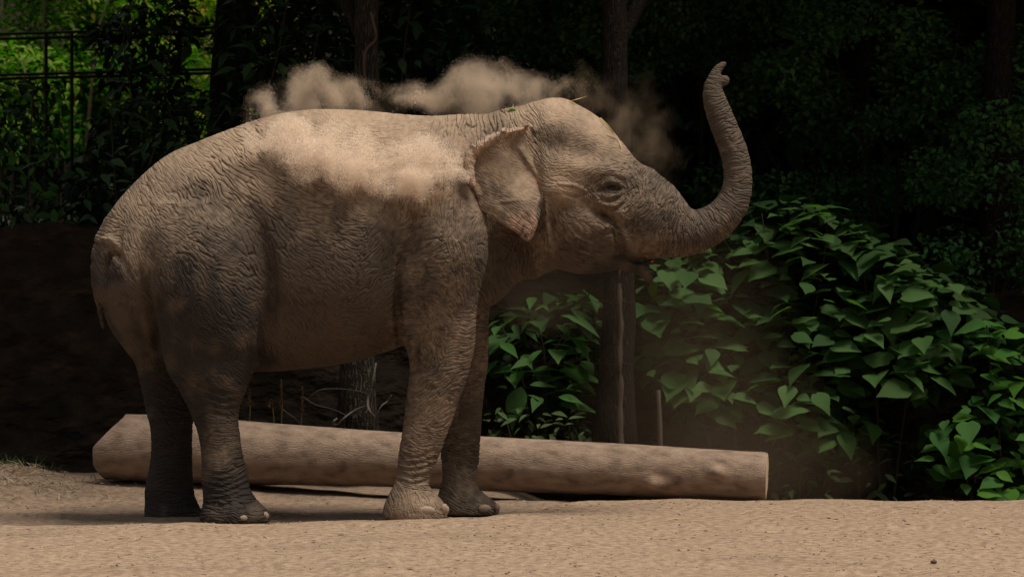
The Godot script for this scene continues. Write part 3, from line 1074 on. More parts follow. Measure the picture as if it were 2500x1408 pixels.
func build_elephant() -> void:
	var clock := Time.get_ticks_msec()
	make_relief()
	print("skin ", Time.get_ticks_msec() - clock)
	clock = Time.get_ticks_msec()
	elephant_shapes()
	var body := surface_of(Vector3(-2.65, -0.08, -0.82), Vector3(1.55, 2.92, 0.82), 0.0122, Vector3(-1.2, 1.6, 0.2), Vector3(0, 0, 1))
	print("nets ", Time.get_ticks_msec() - clock, " ", body[0].size())
	clock = Time.get_ticks_msec()
	cover(body[0])
	make_creases()
	print("creases ", Time.get_ticks_msec() - clock)
	clock = Time.get_ticks_msec()
	body = subdivided(body[0], body[1])
	var v: PackedVector3Array = body[0]
	var index: PackedInt32Array = body[1]
	displaced_skin(v, smooth_normals(v, index), 0.012)
	var normals := smooth_normals(v, index)
	# the ear, sewn into the same mesh
	var ear := ear_surface()
	var ev: PackedVector3Array = ear[0]
	var ei: PackedInt32Array = ear[1]
	displaced_ear(ev, ei)
	var en := smooth_normals(ev, ei)
	var shift := v.size()
	v.append_array(ev)
	normals.append_array(en)
	for k in ei: index.append(shift + k)
	var foot := Vector3(-0.7, 0, 0)
	var uv := skin_uv(v)
	for i in v.size(): v[i] -= foot
	var beast := thing("elephant", "dusty grey-brown elephant standing side-on with its trunk raised high", "elephant", foot)
	var hide := skin_materials()
	part("body", arrays_mesh(v, normals, uv, index), hide, beast)
	print("mesh ", Time.get_ticks_msec() - clock)
	# eye
	var ball := SphereMesh.new()
	ball.radius = 0.5
	ball.height = 1.0
	ball.radial_segments = 28
	ball.rings = 16
	var eye := plain_material(lin(0.006, 0.004, 0.003), 0.3, 0.4)
	part("eye", ball, eye, beast, Transform3D(Basis.from_scale(Vector3(0.092, 0.034, 0.05)).rotated(Vector3.BACK, -0.1), at(1497, 459, 0.283) - foot))
	# toenails
	var nail := plain_material(lin(0.36, 0.26, 0.20), 0.7, 0.4)
	var nails := [
		[1041, 1247, 0.475, 21, 12, 0.2], [1084, 1242, 0.40, 9, 13, 0.7], [992, 1254, 0.492, 0, 0, 0.0], [1089, 1246, 0.28, 8, 12, 1.2],
		[1183, 1241, -0.14, 16, 10, 0.3], [1214, 1238, -0.20, 7, 10, 0.8], [593, 1265, 0.50, 13, 9, 0.2], [645, 1260, 0.41, 12, 11, 0.6],
	]
	for n in nails:
		if n[3] == 0: continue
		part("toenail", ball, nail, beast, Transform3D(Basis.from_euler(Vector3(0.25, n[5], 0)) * Basis.from_scale(Vector3(metres(n[3], n[2]) * 2, metres(n[4], n[2]) * 2, 0.034)), at(n[0], n[1], n[2] - 0.008) - foot))


func displaced_ear(v: PackedVector3Array, index: PackedInt32Array) -> void:
	var normals := smooth_normals(v, index)
	for i in v.size():
		var p := v[i]
		var px := 1250.0 + p.x * SIDE_SCALE
		var py := HORIZON + (EYE.y - p.y) * SIDE_SCALE
		v[i] = p + normals[i] * (crease_at(px, py) - 0.9) * 0.006


# ---------------------------------------------------------------- ground, bank, log

var swell := noise(41, 0.35, 2)
var lumps := noise(42, 1.3, 3)
var prints: Array[Vector3] = []
var crumbs := noise(43, 11.0, 2)


func ground_y(x: float, z: float) -> float:
	var y := swell.get_noise_2d(x, z) * 0.014 - 0.012
	# a low bank of swept sand: its crest runs just before the hind feet, back past the front feet and behind the log's end
	var crest := lerpf(0.66, 0.50, smoothstep(-1.5, -0.8, x)) - 1.75 * smoothstep(-0.25, 0.55, x)
	y += lerpf(0.020, 0.034, smoothstep(-1.5, -0.6, x)) * smoothstep(crest - 0.22, crest, z)
	y -= 0.03 * smoothstep(crest + 0.2, 5.0, z)
	var back := smoothstep(-0.9, -2.3, z)
	y += 0.11 * back * (1.0 - smoothstep(-2.3, -0.4, x))
	y += 0.15 * exp(-(pow((x + 3.35) / 0.42, 2.0) + pow((z + 1.7) / 0.55, 2.0)))
	y -= 0.30 * smoothstep(-1.55, -2.3, z) * smoothstep(-0.2, 0.8, x)
	return y


func soil_y(x: float, z: float) -> float:
	return ground_y(x, z) + lumps.get_noise_2d(x, z * 0.8) * 0.014 + crumbs.get_noise_2d(x, z) * 0.0011 + trodden(x, z)


func noise_texture(n: FastNoiseLite, size: int, ramp: Gradient = null, normal := false) -> NoiseTexture2D:
	var t := NoiseTexture2D.new()
	t.width = size
	t.height = size
	t.seamless = true
	t.noise = n
	t.generate_mipmaps = false
	if ramp: t.color_ramp = ramp
	return t


func ramp_of(stops: Array) -> Gradient:
	var g := Gradient.new()
	var offsets := PackedFloat32Array()
	var colors := PackedColorArray()
	for s in stops:
		offsets.append(s[0])
		colors.append(lin(s[1], s[2], s[3]))
	g.offsets = offsets
	g.colors = colors
	return g


func sand_material() -> StandardMaterial3D:
	var m := StandardMaterial3D.new()
	m.uv1_triplanar = true
	m.uv1_world_triplanar = true
	m.uv1_scale = Vector3(0.42, 0.42, 0.42)
	m.albedo_texture = noise_texture(noise(51, 0.03, 5), 1024, ramp_of([[0.0, 0.17, 0.115, 0.079], [0.34, 0.280, 0.195, 0.134], [0.5, 0.330, 0.233, 0.161], [0.68, 0.375, 0.268, 0.187], [1.0, 0.48, 0.355, 0.26]]))
	m.detail_enabled = true
	m.detail_uv_layer = BaseMaterial3D.DETAIL_UV_2
	m.detail_blend_mode = BaseMaterial3D.BLEND_MODE_MUL
	m.uv2_triplanar = true
	m.uv2_world_triplanar = true
	m.uv2_scale = Vector3(0.37, 0.37, 0.9)
	m.detail_albedo = fleck_texture()
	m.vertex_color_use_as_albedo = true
	m.heightmap_enabled = true
	m.heightmap_texture = noise_texture(noise(52, 0.05, 5), 1024)
	m.heightmap_scale = 0.13
	m.roughness = 0.95
	m.metallic_specular = 0.25
	return m


# The worn round footprints of the elephant.
func trodden(x: float, z: float) -> float:
	var y := 0.0
	if absf(x) > 4.2 or z < -2.4 or z > 5.2: return y
	for p in prints:
		var dx := x - p.x
		var dz := z - p.y
		if absf(dx) > 0.5 or absf(dz) > 0.5: continue
		var d := sqrt(dx * dx + dz * dz) / p.z
		y -= 0.011 * (1.0 - smoothstep(0.75, 1.0, d))
		y += 0.008 * exp(-pow((d - 1.15) / 0.16, 2.0))
	return y


# Flecks of chaff and dark crumbs, far too small to be built.
func fleck_texture() -> ImageTexture:
	var side := 1024
	var im := Image.create_empty(side, side, false, Image.FORMAT_RGB8)
	im.fill(lin(0.93, 0.93, 0.93))
	for k in 26000:
		var dark := rng.randf() < 0.6
		var c := lin(0.14, 0.12, 0.11).lerp(lin(0.7, 0.67, 0.65), rng.randf()) if dark else lin(1.0, 1.0, 0.98)
		im.fill_rect(Rect2i(rng.randi() % side, rng.randi() % side, 1 + rng.randi() % 5, 1 + rng.randi() % 2) if rng.randf() < 0.5 else Rect2i(rng.randi() % side, rng.randi() % side, 1 + rng.randi() % 2, 1 + rng.randi() % 4), c)
	return ImageTexture.create_from_image(im)


func build_ground() -> void:
	for k in 26: prints.append(Vector3(rng.randf_range(-3.8, 3.8), rng.randf_range(0.9, 5.0), rng.randf_range(0.14, 0.2)))
	var sand := sand_material()
	var near := func(x: float, z: float) -> float:
		return soil_y(x, z)
	# one sheet: fine where it is seen, coarse towards the horizon
	var v := PackedVector3Array()
	var index := PackedInt32Array()
	var xs := PackedFloat32Array()
	var zs := PackedFloat32Array()
	for x in [-200.0, -90.0, -40.0, -20.0, -12.0, -8.0, -6.0, -5.0]: xs.append(x)
	for i in 301: xs.append(-4.2 + 8.4 * i / 300.0)
	for x in [5.0, 6.0, 8.0, 12.0, 20.0, 40.0, 90.0, 200.0]: xs.append(x)
	for i in 261: zs.append(-3.6 + 9.1 * i / 260.0)
	for z in [6.0, 7.0, 9.0, 12.0, 16.0, 22.0, 30.0, 45.0, 90.0, 200.0]: zs.append(z)
	var tint := PackedColorArray()
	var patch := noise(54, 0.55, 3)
	for z in zs:
		for x in xs:
			v.append(Vector3(x, near.call(x, z), z))
			# damp, trodden soil and soft shade painted into the hollow behind the crest; worn and paler streaks before it
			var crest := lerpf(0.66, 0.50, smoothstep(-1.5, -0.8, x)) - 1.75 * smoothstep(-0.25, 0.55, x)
			var damp_and_shade := (1.0 - smoothstep(crest - 0.2, crest - 0.02, z + 0.1 * patch.get_noise_2d(x * 3.0, z * 3.0))) * (0.75 + 0.5 * patch.get_noise_2d(x * 2.0, z * 2.0))
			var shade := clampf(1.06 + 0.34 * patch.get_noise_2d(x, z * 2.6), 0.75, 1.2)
			tint.append(Color(shade, shade, shade).lerp(Color(0.56, 0.57, 0.60), clampf(damp_and_shade, 0.0, 1.0)))
	var w := xs.size()
	for j in zs.size() - 1:
		for i in w - 1:
			var a := j * w + i
			index.append_array([a, a + 1, a + w, a + 1, a + w + 1, a + w])
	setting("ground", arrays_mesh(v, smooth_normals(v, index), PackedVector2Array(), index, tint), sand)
	build_bank()
	build_debris()


func bank_face(x: float) -> float:
	return -2.75 - 0.9 * smoothstep(-1.2, 0.8, x) - 0.5 * smoothstep(1.5, 3.5, x) + 0.12 * swell.get_noise_1d(x * 3.0)


func bank_top(x: float, z: float) -> float:
	return 1.72 - 0.35 * smoothstep(0.5, 2.0, x) + 0.15 * swell.get_noise_2d(x * 1.4, z) + 3.0 * smoothstep(-20.0, -28.0, z) + 26.0 * smoothstep(-26.0, -60.0, z)


func build_bank() -> void:
	var v := PackedVector3Array()
	var index := PackedInt32Array()
	var rough := noise(61, 1.6, 4)
	var columns := 320
	var depths := [0.0, 0.1, 0.3, 0.6, 1.0, 1.5, 2.0, 3.0, 4.0, 6.0, 8.0, 10.0, 12.0, 15.0, 18.0, 22.0, 26.0, 32.0, 40.0, 60.0, 120.0]
	var rows := 60
	for i in columns + 1:
		var x := -9.0 + 18.0 * i / columns
		if i == 0: x = -150.0
		if i == columns: x = 150.0
		var face := bank_face(clampf(x, -9, 9))
		for j in rows + 1:
			var t := float(j) / rows
			var y := lerpf(-0.6, bank_top(x, face), t)
			var lean := 0.28 * t + 0.12 * t * t * t
			var p := Vector3(x, y, face - lean)
			p.z += rough.get_noise_3d(x, y * 1.8, 0.0) * 0.13 * (1.0 - 0.5 * t)
			v.append(p)
		for d in depths:
			var z: float = face - 0.42 - d
			v.append(Vector3(x, bank_top(x, z) + rough.get_noise_2d(x, z) * 0.05, z))
	var h := rows + 1 + depths.size()
	for i in columns:
		for j in h - 1:
			var a := i * h + j
			index.append_array([a, a + 1, a + h, a + 1, a + h + 1, a + h])
	var m := StandardMaterial3D.new()
	m.uv1_triplanar = true
	m.uv1_world_triplanar = true
	m.uv1_scale = Vector3(0.5, 0.9, 0.5)
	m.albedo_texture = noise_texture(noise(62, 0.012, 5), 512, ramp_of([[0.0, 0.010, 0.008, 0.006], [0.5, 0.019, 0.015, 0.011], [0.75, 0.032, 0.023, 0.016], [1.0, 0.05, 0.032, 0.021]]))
	m.heightmap_enabled = true
	m.heightmap_texture = noise_texture(noise(63, 0.02, 5), 512)
	m.heightmap_scale = 5.0
	m.roughness = 1.0
	m.metallic_specular = 0.15
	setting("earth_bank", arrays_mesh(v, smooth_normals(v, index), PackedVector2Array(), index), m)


func scatter(called: String, mesh: Mesh, material: Material, places: Array, tints: PackedColorArray, parent: Node) -> MultiMeshInstance3D:
	var mm := MultiMesh.new()
	mm.transform_format = MultiMesh.TRANSFORM_3D
	mm.use_colors = tints.size() > 0
	mm.mesh = mesh
	mm.instance_count = places.size()
	for i in places.size():
		mm.set_instance_transform(i, places[i])
		if tints.size(): mm.set_instance_color(i, tints[i])
	var o := MultiMeshInstance3D.new()
	o.name = numbered(called) if parent == self else part_name(called, parent)
	o.multimesh = mm
	o.material_override = material
	o.set_meta("kind", "stuff")
	parent.add_child(o, true)
	return o


func chip_mesh(long: float, wide: float, bent: float) -> ArrayMesh:
	var v := PackedVector3Array([Vector3(-long, 0, -wide), Vector3(-long, 0, wide), Vector3(0, bent, -wide), Vector3(0, bent, wide), Vector3(long, 0, -wide * 0.5), Vector3(long, 0, wide * 0.5), Vector3(0, -wide * 0.6, 0)])
	var index := PackedInt32Array([0, 2, 1, 1, 2, 3, 2, 4, 3, 3, 4, 5, 0, 1, 6, 1, 3, 6, 3, 5, 6, 5, 4, 6, 4, 2, 6, 2, 0, 6])
	return arrays_mesh(v, smooth_normals(v, index), PackedVector2Array(), index)


func build_debris() -> void:
	var litter := StandardMaterial3D.new()
	litter.vertex_color_use_as_albedo = true
	litter.roughness = 0.9
	var kinds := [["wood_chips", chip_mesh(0.012, 0.0024, 0.002), 1700], ["straw_litter", chip_mesh(0.024, 0.0013, 0.001), 1500], ["dirt_clods", chip_mesh(0.0042, 0.0034, 0.0035), 1900]]
	for k in kinds:
		var places := []
		var tints := PackedColorArray()
		while places.size() < k[2]:
			var z := rng.randf_range(-2.0, 4.4)
			var x := rng.randf_range(-3.5, 3.6)
			if swell.get_noise_2d(x * 4.0, z * 7.0 + 40.0) + rng.randf_range(-0.35, 0.35) < 0.08: continue
			var y := soil_y(x, z) + 0.001
			var b := Basis.from_euler(Vector3(rng.randf_range(-0.3, 0.3), rng.randf() * TAU, rng.randf_range(-0.25, 0.25))).scaled(Vector3.ONE * (0.35 + 1.5 * pow(rng.randf(), 3.0)))
			places.append(Transform3D(b, Vector3(x, y, z)))
			var light := rng.randf()
			if k[0] == "straw_litter": tints.append(Color(0.42, 0.31, 0.18).lerp(Color(0.55, 0.45, 0.30), light))
			elif light < 0.62: tints.append(Color(0.09, 0.058, 0.04).lerp(Color(0.26, 0.17, 0.115), rng.randf()))
			else: tints.append(Color(0.38, 0.28, 0.19))
		scatter(k[0], k[1], litter, places, tints, self)
	# longer straws that can be told apart
	var straw := plain_material(lin(0.50, 0.38, 0.22), 0.7)
	var rows := [
		[460, 1282, 560, 1286, "long pale straw lying flat near the hind feet on the sand"], [590, 1287, 660, 1284, "short pale straw beside the near hind foot's toes"], [145, 1362, 180, 1352, "slanted pale straw on the sand at lower left"],
		[255, 1318, 280, 1314, "tiny bright straw in the sand left of the hind feet"], [325, 1320, 345, 1312, "short bright straw in the sand below the hind feet"], [880, 1306, 925, 1301, "thin straw on the sand between hind and front feet"],
		[1330, 1330, 1420, 1336, "long thin straw on open sand below the log"], [1815, 1254, 1850, 1244, "short bent straw on the sand under the log's right end"], [2180, 1238, 2260, 1243, "pale straw at the far edge of the sand on the right"],
		[2230, 1400, 2300, 1392, "pale straw at the bottom right corner of the sand"], [1620, 1272, 1690, 1266, "pale straw on the sand in front of the log's knot"],
	]
	for r in rows:
		var a := on_ground(r[0], r[1])
		var b := on_ground(r[2], r[3])
		var mid := (a + b) / 2 + Vector3(0, 0.008, 0)
		part_thing("straw", limb(PackedVector3Array([a, (a + mid) / 2 + Vector3(0, 0.003, 0), mid, b]), PackedFloat32Array([0.002, 0.0028, 0.0026, 0.0018]), 5), straw, r[4], "straw", "straws lying on the sand")
	var stone := SphereMesh.new()
	stone.radius = 1.0
	stone.height = 2.0
	stone.radial_segments = 12
	stone.rings = 7
	part_thing("stone", stone, plain_material(lin(0.10, 0.07, 0.05), 0.9), "small dark clod on the sand near the lower right corner", "stone", "", Transform3D(Basis.from_scale(Vector3(0.018, 0.010, 0.014)), on_ground(2281, 1374) + Vector3(0, 0.006, 0)))


func part_thing(called: String, mesh: Mesh, material: Material, label: String, category: String, group := "", where := Transform3D()) -> MeshInstance3D:
	var o := part(called, mesh, material, self, where)
	describe(o, label, category, group)
	return o


# Where the line of sight through a pixel meets the ground.
func on_ground(px: float, py: float) -> Vector3:
	var z := 4.6
	while z > -2.2:
		var p := at(px, py, z)
		if p.y < soil_y(p.x, z) + 0.004: return p
		z -= 0.01
	return at(px, py, -0.5)


func build_log() -> void:
	var right := at(1873, 1162, -1.5)
	var left := at(243, 1089, -2.0)
	var along := right - left
	var length := along.length()
	var way := along / length
	var up := (Vector3.UP - way * way.y).normalized()
	var out := way.cross(up)
	var rough := noise(71, 2.2, 3)
	var v := PackedVector3Array()
	var uv := PackedVector2Array()
	var index := PackedInt32Array()
	var rings := 220
	var sides := 72
	for i in rings + 1:
		var t := float(i) / rings
		for k in sides + 1:
			var a := TAU * k / sides
			var s := sin(a)
			var cut := 0.17 * clampf((s - 0.02) / 0.9, 0.0, 1.0) + 0.05 * clampf((-s - 0.55) / 0.45, 0.0, 1.0)
			var d := lerpf(cut, length, t)
			var f := d / length
			var r := lerpf(0.212, 0.158, smoothstep(0.0, 1.0, f)) * (1.0 + 0.035 * sin(f * 9.0 + 0.6))
			if i == rings: r -= 0.006
			r *= 1.0 + 0.03 * rough.get_noise_3d(d * 0.22, cos(a) * 0.3, s * 0.3) + 0.012 * rough.get_noise_3d(d * 2.0, cos(a), s)
			# two knots
			for knot in [[0.928, 0.12, 0.042, 0.05], [0.837, -0.42, 0.036, 0.08], [0.845, -0.2, -0.02, 0.07], [0.61, 0.35, 0.010, 0.12]]:
				var dd: float = (d - knot[0] * length) / knot[3]
				var da: float = angle_difference(a, knot[1]) * r / (knot[3] * 0.6)
				r += knot[2] * exp(-(dd * dd + da * da))
			v.append(left + way * d + (up * s - out * -cos(a)) * r)
			uv.append(Vector2(float(k) / sides * 2.0, d / 1.1))
	for i in rings:
		for k in sides:
			var p := i * (sides + 1) + k
			var q := p + sides + 1
			index.append_array([p, q, p + 1, p + 1, q, q + 1])
	var normals := smooth_normals(v, index)
	for i in rings + 1:
		var p := i * (sides + 1)
		var m := (normals[p] + normals[p + sides]).normalized()
		normals[p] = m
		normals[p + sides] = m
	var middle := (left + right) / 2
	for i in v.size(): v[i] -= middle
	var grain := noise(72, 0.02, 5)
	var wood := StandardMaterial3D.new()
	wood.albedo_texture = noise_texture(noise(73, 0.011, 5), 512, ramp_of([[0.0, 0.13, 0.094, 0.070], [0.3, 0.225, 0.16, 0.118], [0.55, 0.275, 0.197, 0.145], [1.0, 0.35, 0.255, 0.19]]))
	wood.heightmap_enabled = true
	wood.heightmap_texture = stretched_texture(74, 512, 4.5, 15.0)
	wood.heightmap_scale = 0.55
	wood.roughness = 0.85
	wood.metallic_specular = 0.3
	var log := thing("fallen_log", "long pale barkless log lying on the sand behind the elephant", "log", middle)
	part("wood", arrays_mesh(v, normals, uv, index), wood, log)
	# the sawn ends
	var cut_wood := plain_material(lin(0.46, 0.34, 0.23), 0.8)
	for end in 2:
		var cv := PackedVector3Array()
		var ci := PackedInt32Array()
		var first := 0 if end == 0 else rings * (sides + 1)
		var c := Vector3.ZERO
		for k in sides: c += v[first + k] / sides
		for ring in 7:
			for k in sides:
				cv.append(v[first + k].lerp(c, ring / 6.0) + way * ((0.004 if end == 1 else -0.004) * sin(PI * minf(ring / 2.0, 1.0) * 0.5) + rough.get_noise_3dv(v[first + k] * 4.0) * 0.004 * float(ring > 0)))
		for ring in 6:
			for k in sides:
				var a := ring * sides + k
				var b := ring * sides + (k + 1) % sides
				if end == 1: ci.append_array([a, a + sides, b, b, a + sides, b + sides])
				else: ci.append_array([a, b, a + sides, b, b + sides, a + sides])
		part("sawn_end", arrays_mesh(cv, smooth_normals(cv, ci), PackedVector2Array(), ci), cut_wood if end == 1 else wood_plain(), log)


func wood_plain() -> StandardMaterial3D:
	return plain_material(lin(0.34, 0.23, 0.155), 0.9)


# Streaks along v: noise drawn out in one direction, for wood grain and bark.
func stretched_texture(seed_value: int, size: int, stretch: float, across := 7.0) -> ImageTexture:
	var fine := noise(seed_value, 1.0, 4)
	var bytes := PackedFloat32Array()
	bytes.resize(size * size)
	for j in size:
		for i in size:
			var a := TAU * i / size
			var w := TAU * j / size
			# a torus in three dimensions, so that the picture repeats without a seam
			var n := fine.get_noise_3d(cos(a) * across, sin(a) * across + cos(w) * across * 1.15 / stretch, sin(w) * across * 1.15 / stretch)
			bytes[j * size + i] = 0.5 + 0.5 * n - 0.35 * maxf(0.0, 0.12 - absf(n)) / 0.12
	return ImageTexture.create_from_image(Image.create_from_data(size, size, false, Image.FORMAT_RF, bytes.to_byte_array()))


# ---------------------------------------------------------------- plants

# A leaf that grows along -z from its stalk at the origin, its upper side towards +y. outline: half width along the length.
func leaf_mesh(outline: Array, length: float, wide: float, fold: float, droop: float, wavy := 0.0) -> ArrayMesh:
	var v := PackedVector3Array()
	var index := PackedInt32Array()
	var n := outline.size()
	for i in n:
		var t := float(i) / (n - 1)
		var z := -length * (t - (0.10 if outline[0] > 0.2 else 0.0) * 0.0)
		var y := -droop * length * t * t
		var w: float = outline[i] * wide
		var ripple := wavy * sin(t * 17.0) * length
		v.append(Vector3(-w, y + fold * w + ripple, z + (length * 0.05 if i == 0 and w > 0 else 0.0)))
		v.append(Vector3(-w * 0.5, y + fold * w * 0.62 + ripple * 0.3, z + (length * 0.035 if i == 0 and w > 0 else 0.0)))
		v.append(Vector3(0, y, z))
		v.append(Vector3(w * 0.5, y + fold * w * 0.62 - ripple * 0.3, z + (length * 0.035 if i == 0 and w > 0 else 0.0)))
		v.append(Vector3(w, y + fold * w - ripple, z + (length * 0.05 if i == 0 and w > 0 else 0.0)))
	for i in n - 1:
		for k in 4:
			var a := i * 5 + k
			var b := a + 5
			index.append_array([a, b, a + 1, a + 1, b, b + 1])
	return arrays_mesh(v, smooth_normals(v, index), PackedVector2Array(), index)


func leaf_material(color: Color, shine := 0.72, through := 0.5) -> StandardMaterial3D:
	var m := StandardMaterial3D.new()
	m.albedo_color = color
	m.roughness = shine
	m.metallic_specular = 0.2
	m.backlight_enabled = true
	m.backlight = Color(0.55, 0.9, 0.25) * through
	m.cull_mode = BaseMaterial3D.CULL_DISABLED
	return m


func tinted_leaf_material(shine := 0.5, through := 0.5) -> StandardMaterial3D:
	var m := leaf_material(Color.WHITE, shine, through)
	m.vertex_color_use_as_albedo = true
	return m


var shine_of_leaves := 0.72


func heart_leaves() -> Array:
	return [
		leaf_mesh([0.42, 0.86, 1.0, 0.92, 0.72, 0.46, 0.20, 0.0], 1.0, 0.40, 0.18, 0.16), leaf_mesh([0.36, 0.8, 1.0, 0.95, 0.78, 0.52, 0.24, 0.0], 1.0, 0.43, 0.16, 0.2, 0.008),
		leaf_mesh([0.40, 0.84, 1.0, 0.88, 0.64, 0.40, 0.16, 0.0], 1.05, 0.36, 0.10, 0.32, 0.008), leaf_mesh([0.30, 0.76, 1.0, 0.96, 0.77, 0.5, 0.2, 0.0], 0.95, 0.42, 0.2, 0.10),
		leaf_mesh([0.40, 0.82, 1.0, 0.92, 0.74, 0.46, 0.18, 0.0], 1.0, 0.38, -0.12, 0.2, 0.02), leaf_mesh([0.40, 0.85, 1.0, 0.9, 0.68, 0.42, 0.2, 0.0], 1.0, 0.38, 0.28, 0.2, 0.006),
		leaf_mesh([0.22, 0.66, 0.95, 1.0, 0.82, 0.55, 0.25, 0.0], 0.8, 0.30, 0.25, 0.15), leaf_mesh([0.34, 0.8, 1.0, 0.92, 0.7, 0.42, 0.2, 0.0], 1.05, 0.42, 0.1, 0.4, 0.01),
	]


func long_leaves() -> Array:
	return [
		leaf_mesh([0.0, 0.55, 0.9, 1.0, 0.88, 0.6, 0.28, 0.0], 1.0, 0.19, 0.3, 0.25), leaf_mesh([0.0, 0.5, 0.86, 1.0, 0.92, 0.66, 0.3, 0.0], 1.0, 0.22, 0.15, 0.4, 0.006), leaf_mesh([0.0, 0.6, 0.95, 1.0, 0.8, 0.52, 0.22, 0.0], 1.0, 0.16, 0.4, 0.12),
	]


# A leaf's place: its stalk at p, its tip towards the given bearing (0 = to the camera, positive to the right), dipping by pitch.
func leaf_place(p: Vector3, bearing: float, pitch: float, roll: float, size: float) -> Transform3D:
	var b := Basis.from_euler(Vector3(0, bearing + PI, 0)) * Basis.from_euler(Vector3(-pitch, 0, 0)) * Basis.from_euler(Vector3(0, 0, roll))
	return Transform3D(b.scaled_local(Vector3.ONE * size), p)


func inside(px: float, py: float, outline: PackedVector2Array) -> bool:
	return Geometry2D.is_point_in_polygon(Vector2(px, py), outline)


func polygon(a: Array) -> PackedVector2Array:
	var out := PackedVector2Array()
	for i in range(0, a.size(), 2): out.append(Vector2(a[i], a[i + 1]))
	return out


# The same for a leaf spread flat to the light: its upper side leans to the camera by tilt, its tip points to the bearing.
func leaf_spread(p: Vector3, bearing: float, tilt: float, lean: float, size: float) -> Transform3D:
	var up := Vector3(sin(lean), 1.0, tan(tilt)).normalized()
	var tip := Vector3(sin(bearing), 0.0, cos(bearing))
	tip = (tip - up * tip.dot(up)).normalized()
	return Transform3D(Basis(up.cross(-tip), up, -tip).scaled_local(Vector3.ONE * size), p)


# A bush whose outer leaves stand one by one and whose inner leaves are joined. outline in photograph pixels at depth z.
func bush(called: String, label: String, category: String, outline: PackedVector2Array, z: float, deep: float, gap: float, leaf_px: float, meshes: Array, colors: Array, inner: int, inner_color: Color, most: int, stems: Array, pitch := 0.5, group := "", skip := 0.12) -> Node3D:
	var lo := outline[0]
	var hi := outline[0]
	for p in outline:
		lo = lo.min(p)
		hi = hi.max(p)
	var mid := (lo + hi) / 2
	var base := at(mid.x, hi.y, z - deep * 0.5)
	var o := thing(called, label, category, base, group)
	var spots := []
	var py := lo.y
	var odd := false
	while py < hi.y:
		var px := lo.x + (gap * 0.5 if odd else 0.0)
		while px < hi.x:
			var q := Vector2(px + rng.randf_range(-0.45, 0.45) * gap, py + rng.randf_range(-0.45, 0.45) * gap * 0.7)
			if inside(q.x, q.y, outline) and rng.randf() > skip: spots.append(q)
			px += gap
		py += gap * 0.62
		odd = not odd
	while spots.size() > most: spots.remove_at(rng.randi() % spots.size())
	var materials := []
	for c in colors: materials.append(leaf_material(c, shine_of_leaves))
	var made := 0
	for q in spots:
		if made >= most: break
		made += 1
		# a bush bulges towards the camera in its middle
		var u: float = (q.x - mid.x) / (hi.x - lo.x) * 2.0
		var w: float = (q.y - lo.y) / (hi.y - lo.y)
		var zz := z - deep * (0.55 * u * u + 0.5 * (1.0 - w) * (1.0 - w)) + rng.randf_range(-0.5, 0.25) * deep
		var p := at(q.x, q.y, zz)
		var size := metres(leaf_px, zz) * (0.5 + 0.95 * pow(rng.randf(), 1.5))
		var t := leaf_spread(p - base, rng.randf_range(-2.3, 2.3) + u * 0.6, pitch - 0.08 + rng.randf_range(-0.3, 0.4) + 0.35 * w * w, rng.randf_range(-0.45, 0.45) + u * 0.25, size)
		part("leaf", meshes[rng.randi() % meshes.size()], materials[rng.randi() % materials.size()], o, t)
	if inner > 0:
		var places := []
		var tints := PackedColorArray()
		var tries := 0
		while places.size() < inner and tries < inner * 6:
			tries += 1
			var q := Vector2(rng.randf_range(lo.x, hi.x), rng.randf_range(lo.y, hi.y))
			if not inside(q.x, q.y, outline): continue
			var u: float = (q.x - mid.x) / (hi.x - lo.x) * 2.0
			var zz := z - deep * (0.7 + 0.4 * u * u) - rng.randf() * deep * 1.6
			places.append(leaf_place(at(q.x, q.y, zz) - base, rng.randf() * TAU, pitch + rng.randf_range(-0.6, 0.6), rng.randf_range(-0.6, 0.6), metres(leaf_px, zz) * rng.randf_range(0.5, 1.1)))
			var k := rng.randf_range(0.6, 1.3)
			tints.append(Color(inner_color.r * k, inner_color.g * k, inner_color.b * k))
		scatter("foliage", meshes[0], tinted_leaf_material(), places, tints, o)
	var bark := plain_material(lin(0.03, 0.025, 0.016), 0.8)
	for s in stems:
		var points := PackedVector3Array()
		var radii := PackedFloat32Array()
		for i in range(0, s.size(), 2):
			points.append(at(s[i], s[i + 1], z - deep * (0.85 - 0.3 * i / s.size())) - base)
			radii.append(0.010 * (1.0 - 0.7 * float(i) / s.size()))
		part("stem", limb(smoothed(points), resampled(radii, points.size()), 6), bark, o)
	return o


func smoothed(points: PackedVector3Array, each := 4) -> PackedVector3Array:
	var out := PackedVector3Array()
	var n := points.size()
	for i in n - 1:
		for k in each:
			out.append(points[i].cubic_interpolate(points[i + 1], points[maxi(i - 1, 0)], points[mini(i + 2, n - 1)], float(k) / each))
	out.append(points[n - 1])
	return out


func resampled(radii: PackedFloat32Array, n: int, each := 4) -> PackedFloat32Array:
	var out := PackedFloat32Array()
	for i in n - 1:
		for k in each: out.append(lerpf(radii[i], radii[i + 1], float(k) / each))
	out.append(radii[n - 1])
	return out


# A path in photograph pixels at one depth: a twig, a vine, a straw.
func twig(points: Array, z: float, thick: float, thin: float, sides := 6) -> ArrayMesh:
	var p := PackedVector3Array()
	var r := PackedFloat32Array()
	var n := points.size() / 2
	for i in n:
		p.append(at(points[i * 2], points[i * 2 + 1], z + 0.03 * sin(i * 2.1)))
		r.append(metres(lerpf(thick, thin, float(i) / (n - 1)) / 2, z))
	return limb(smoothed(p), resampled(r, n), sides, 0.25, n)


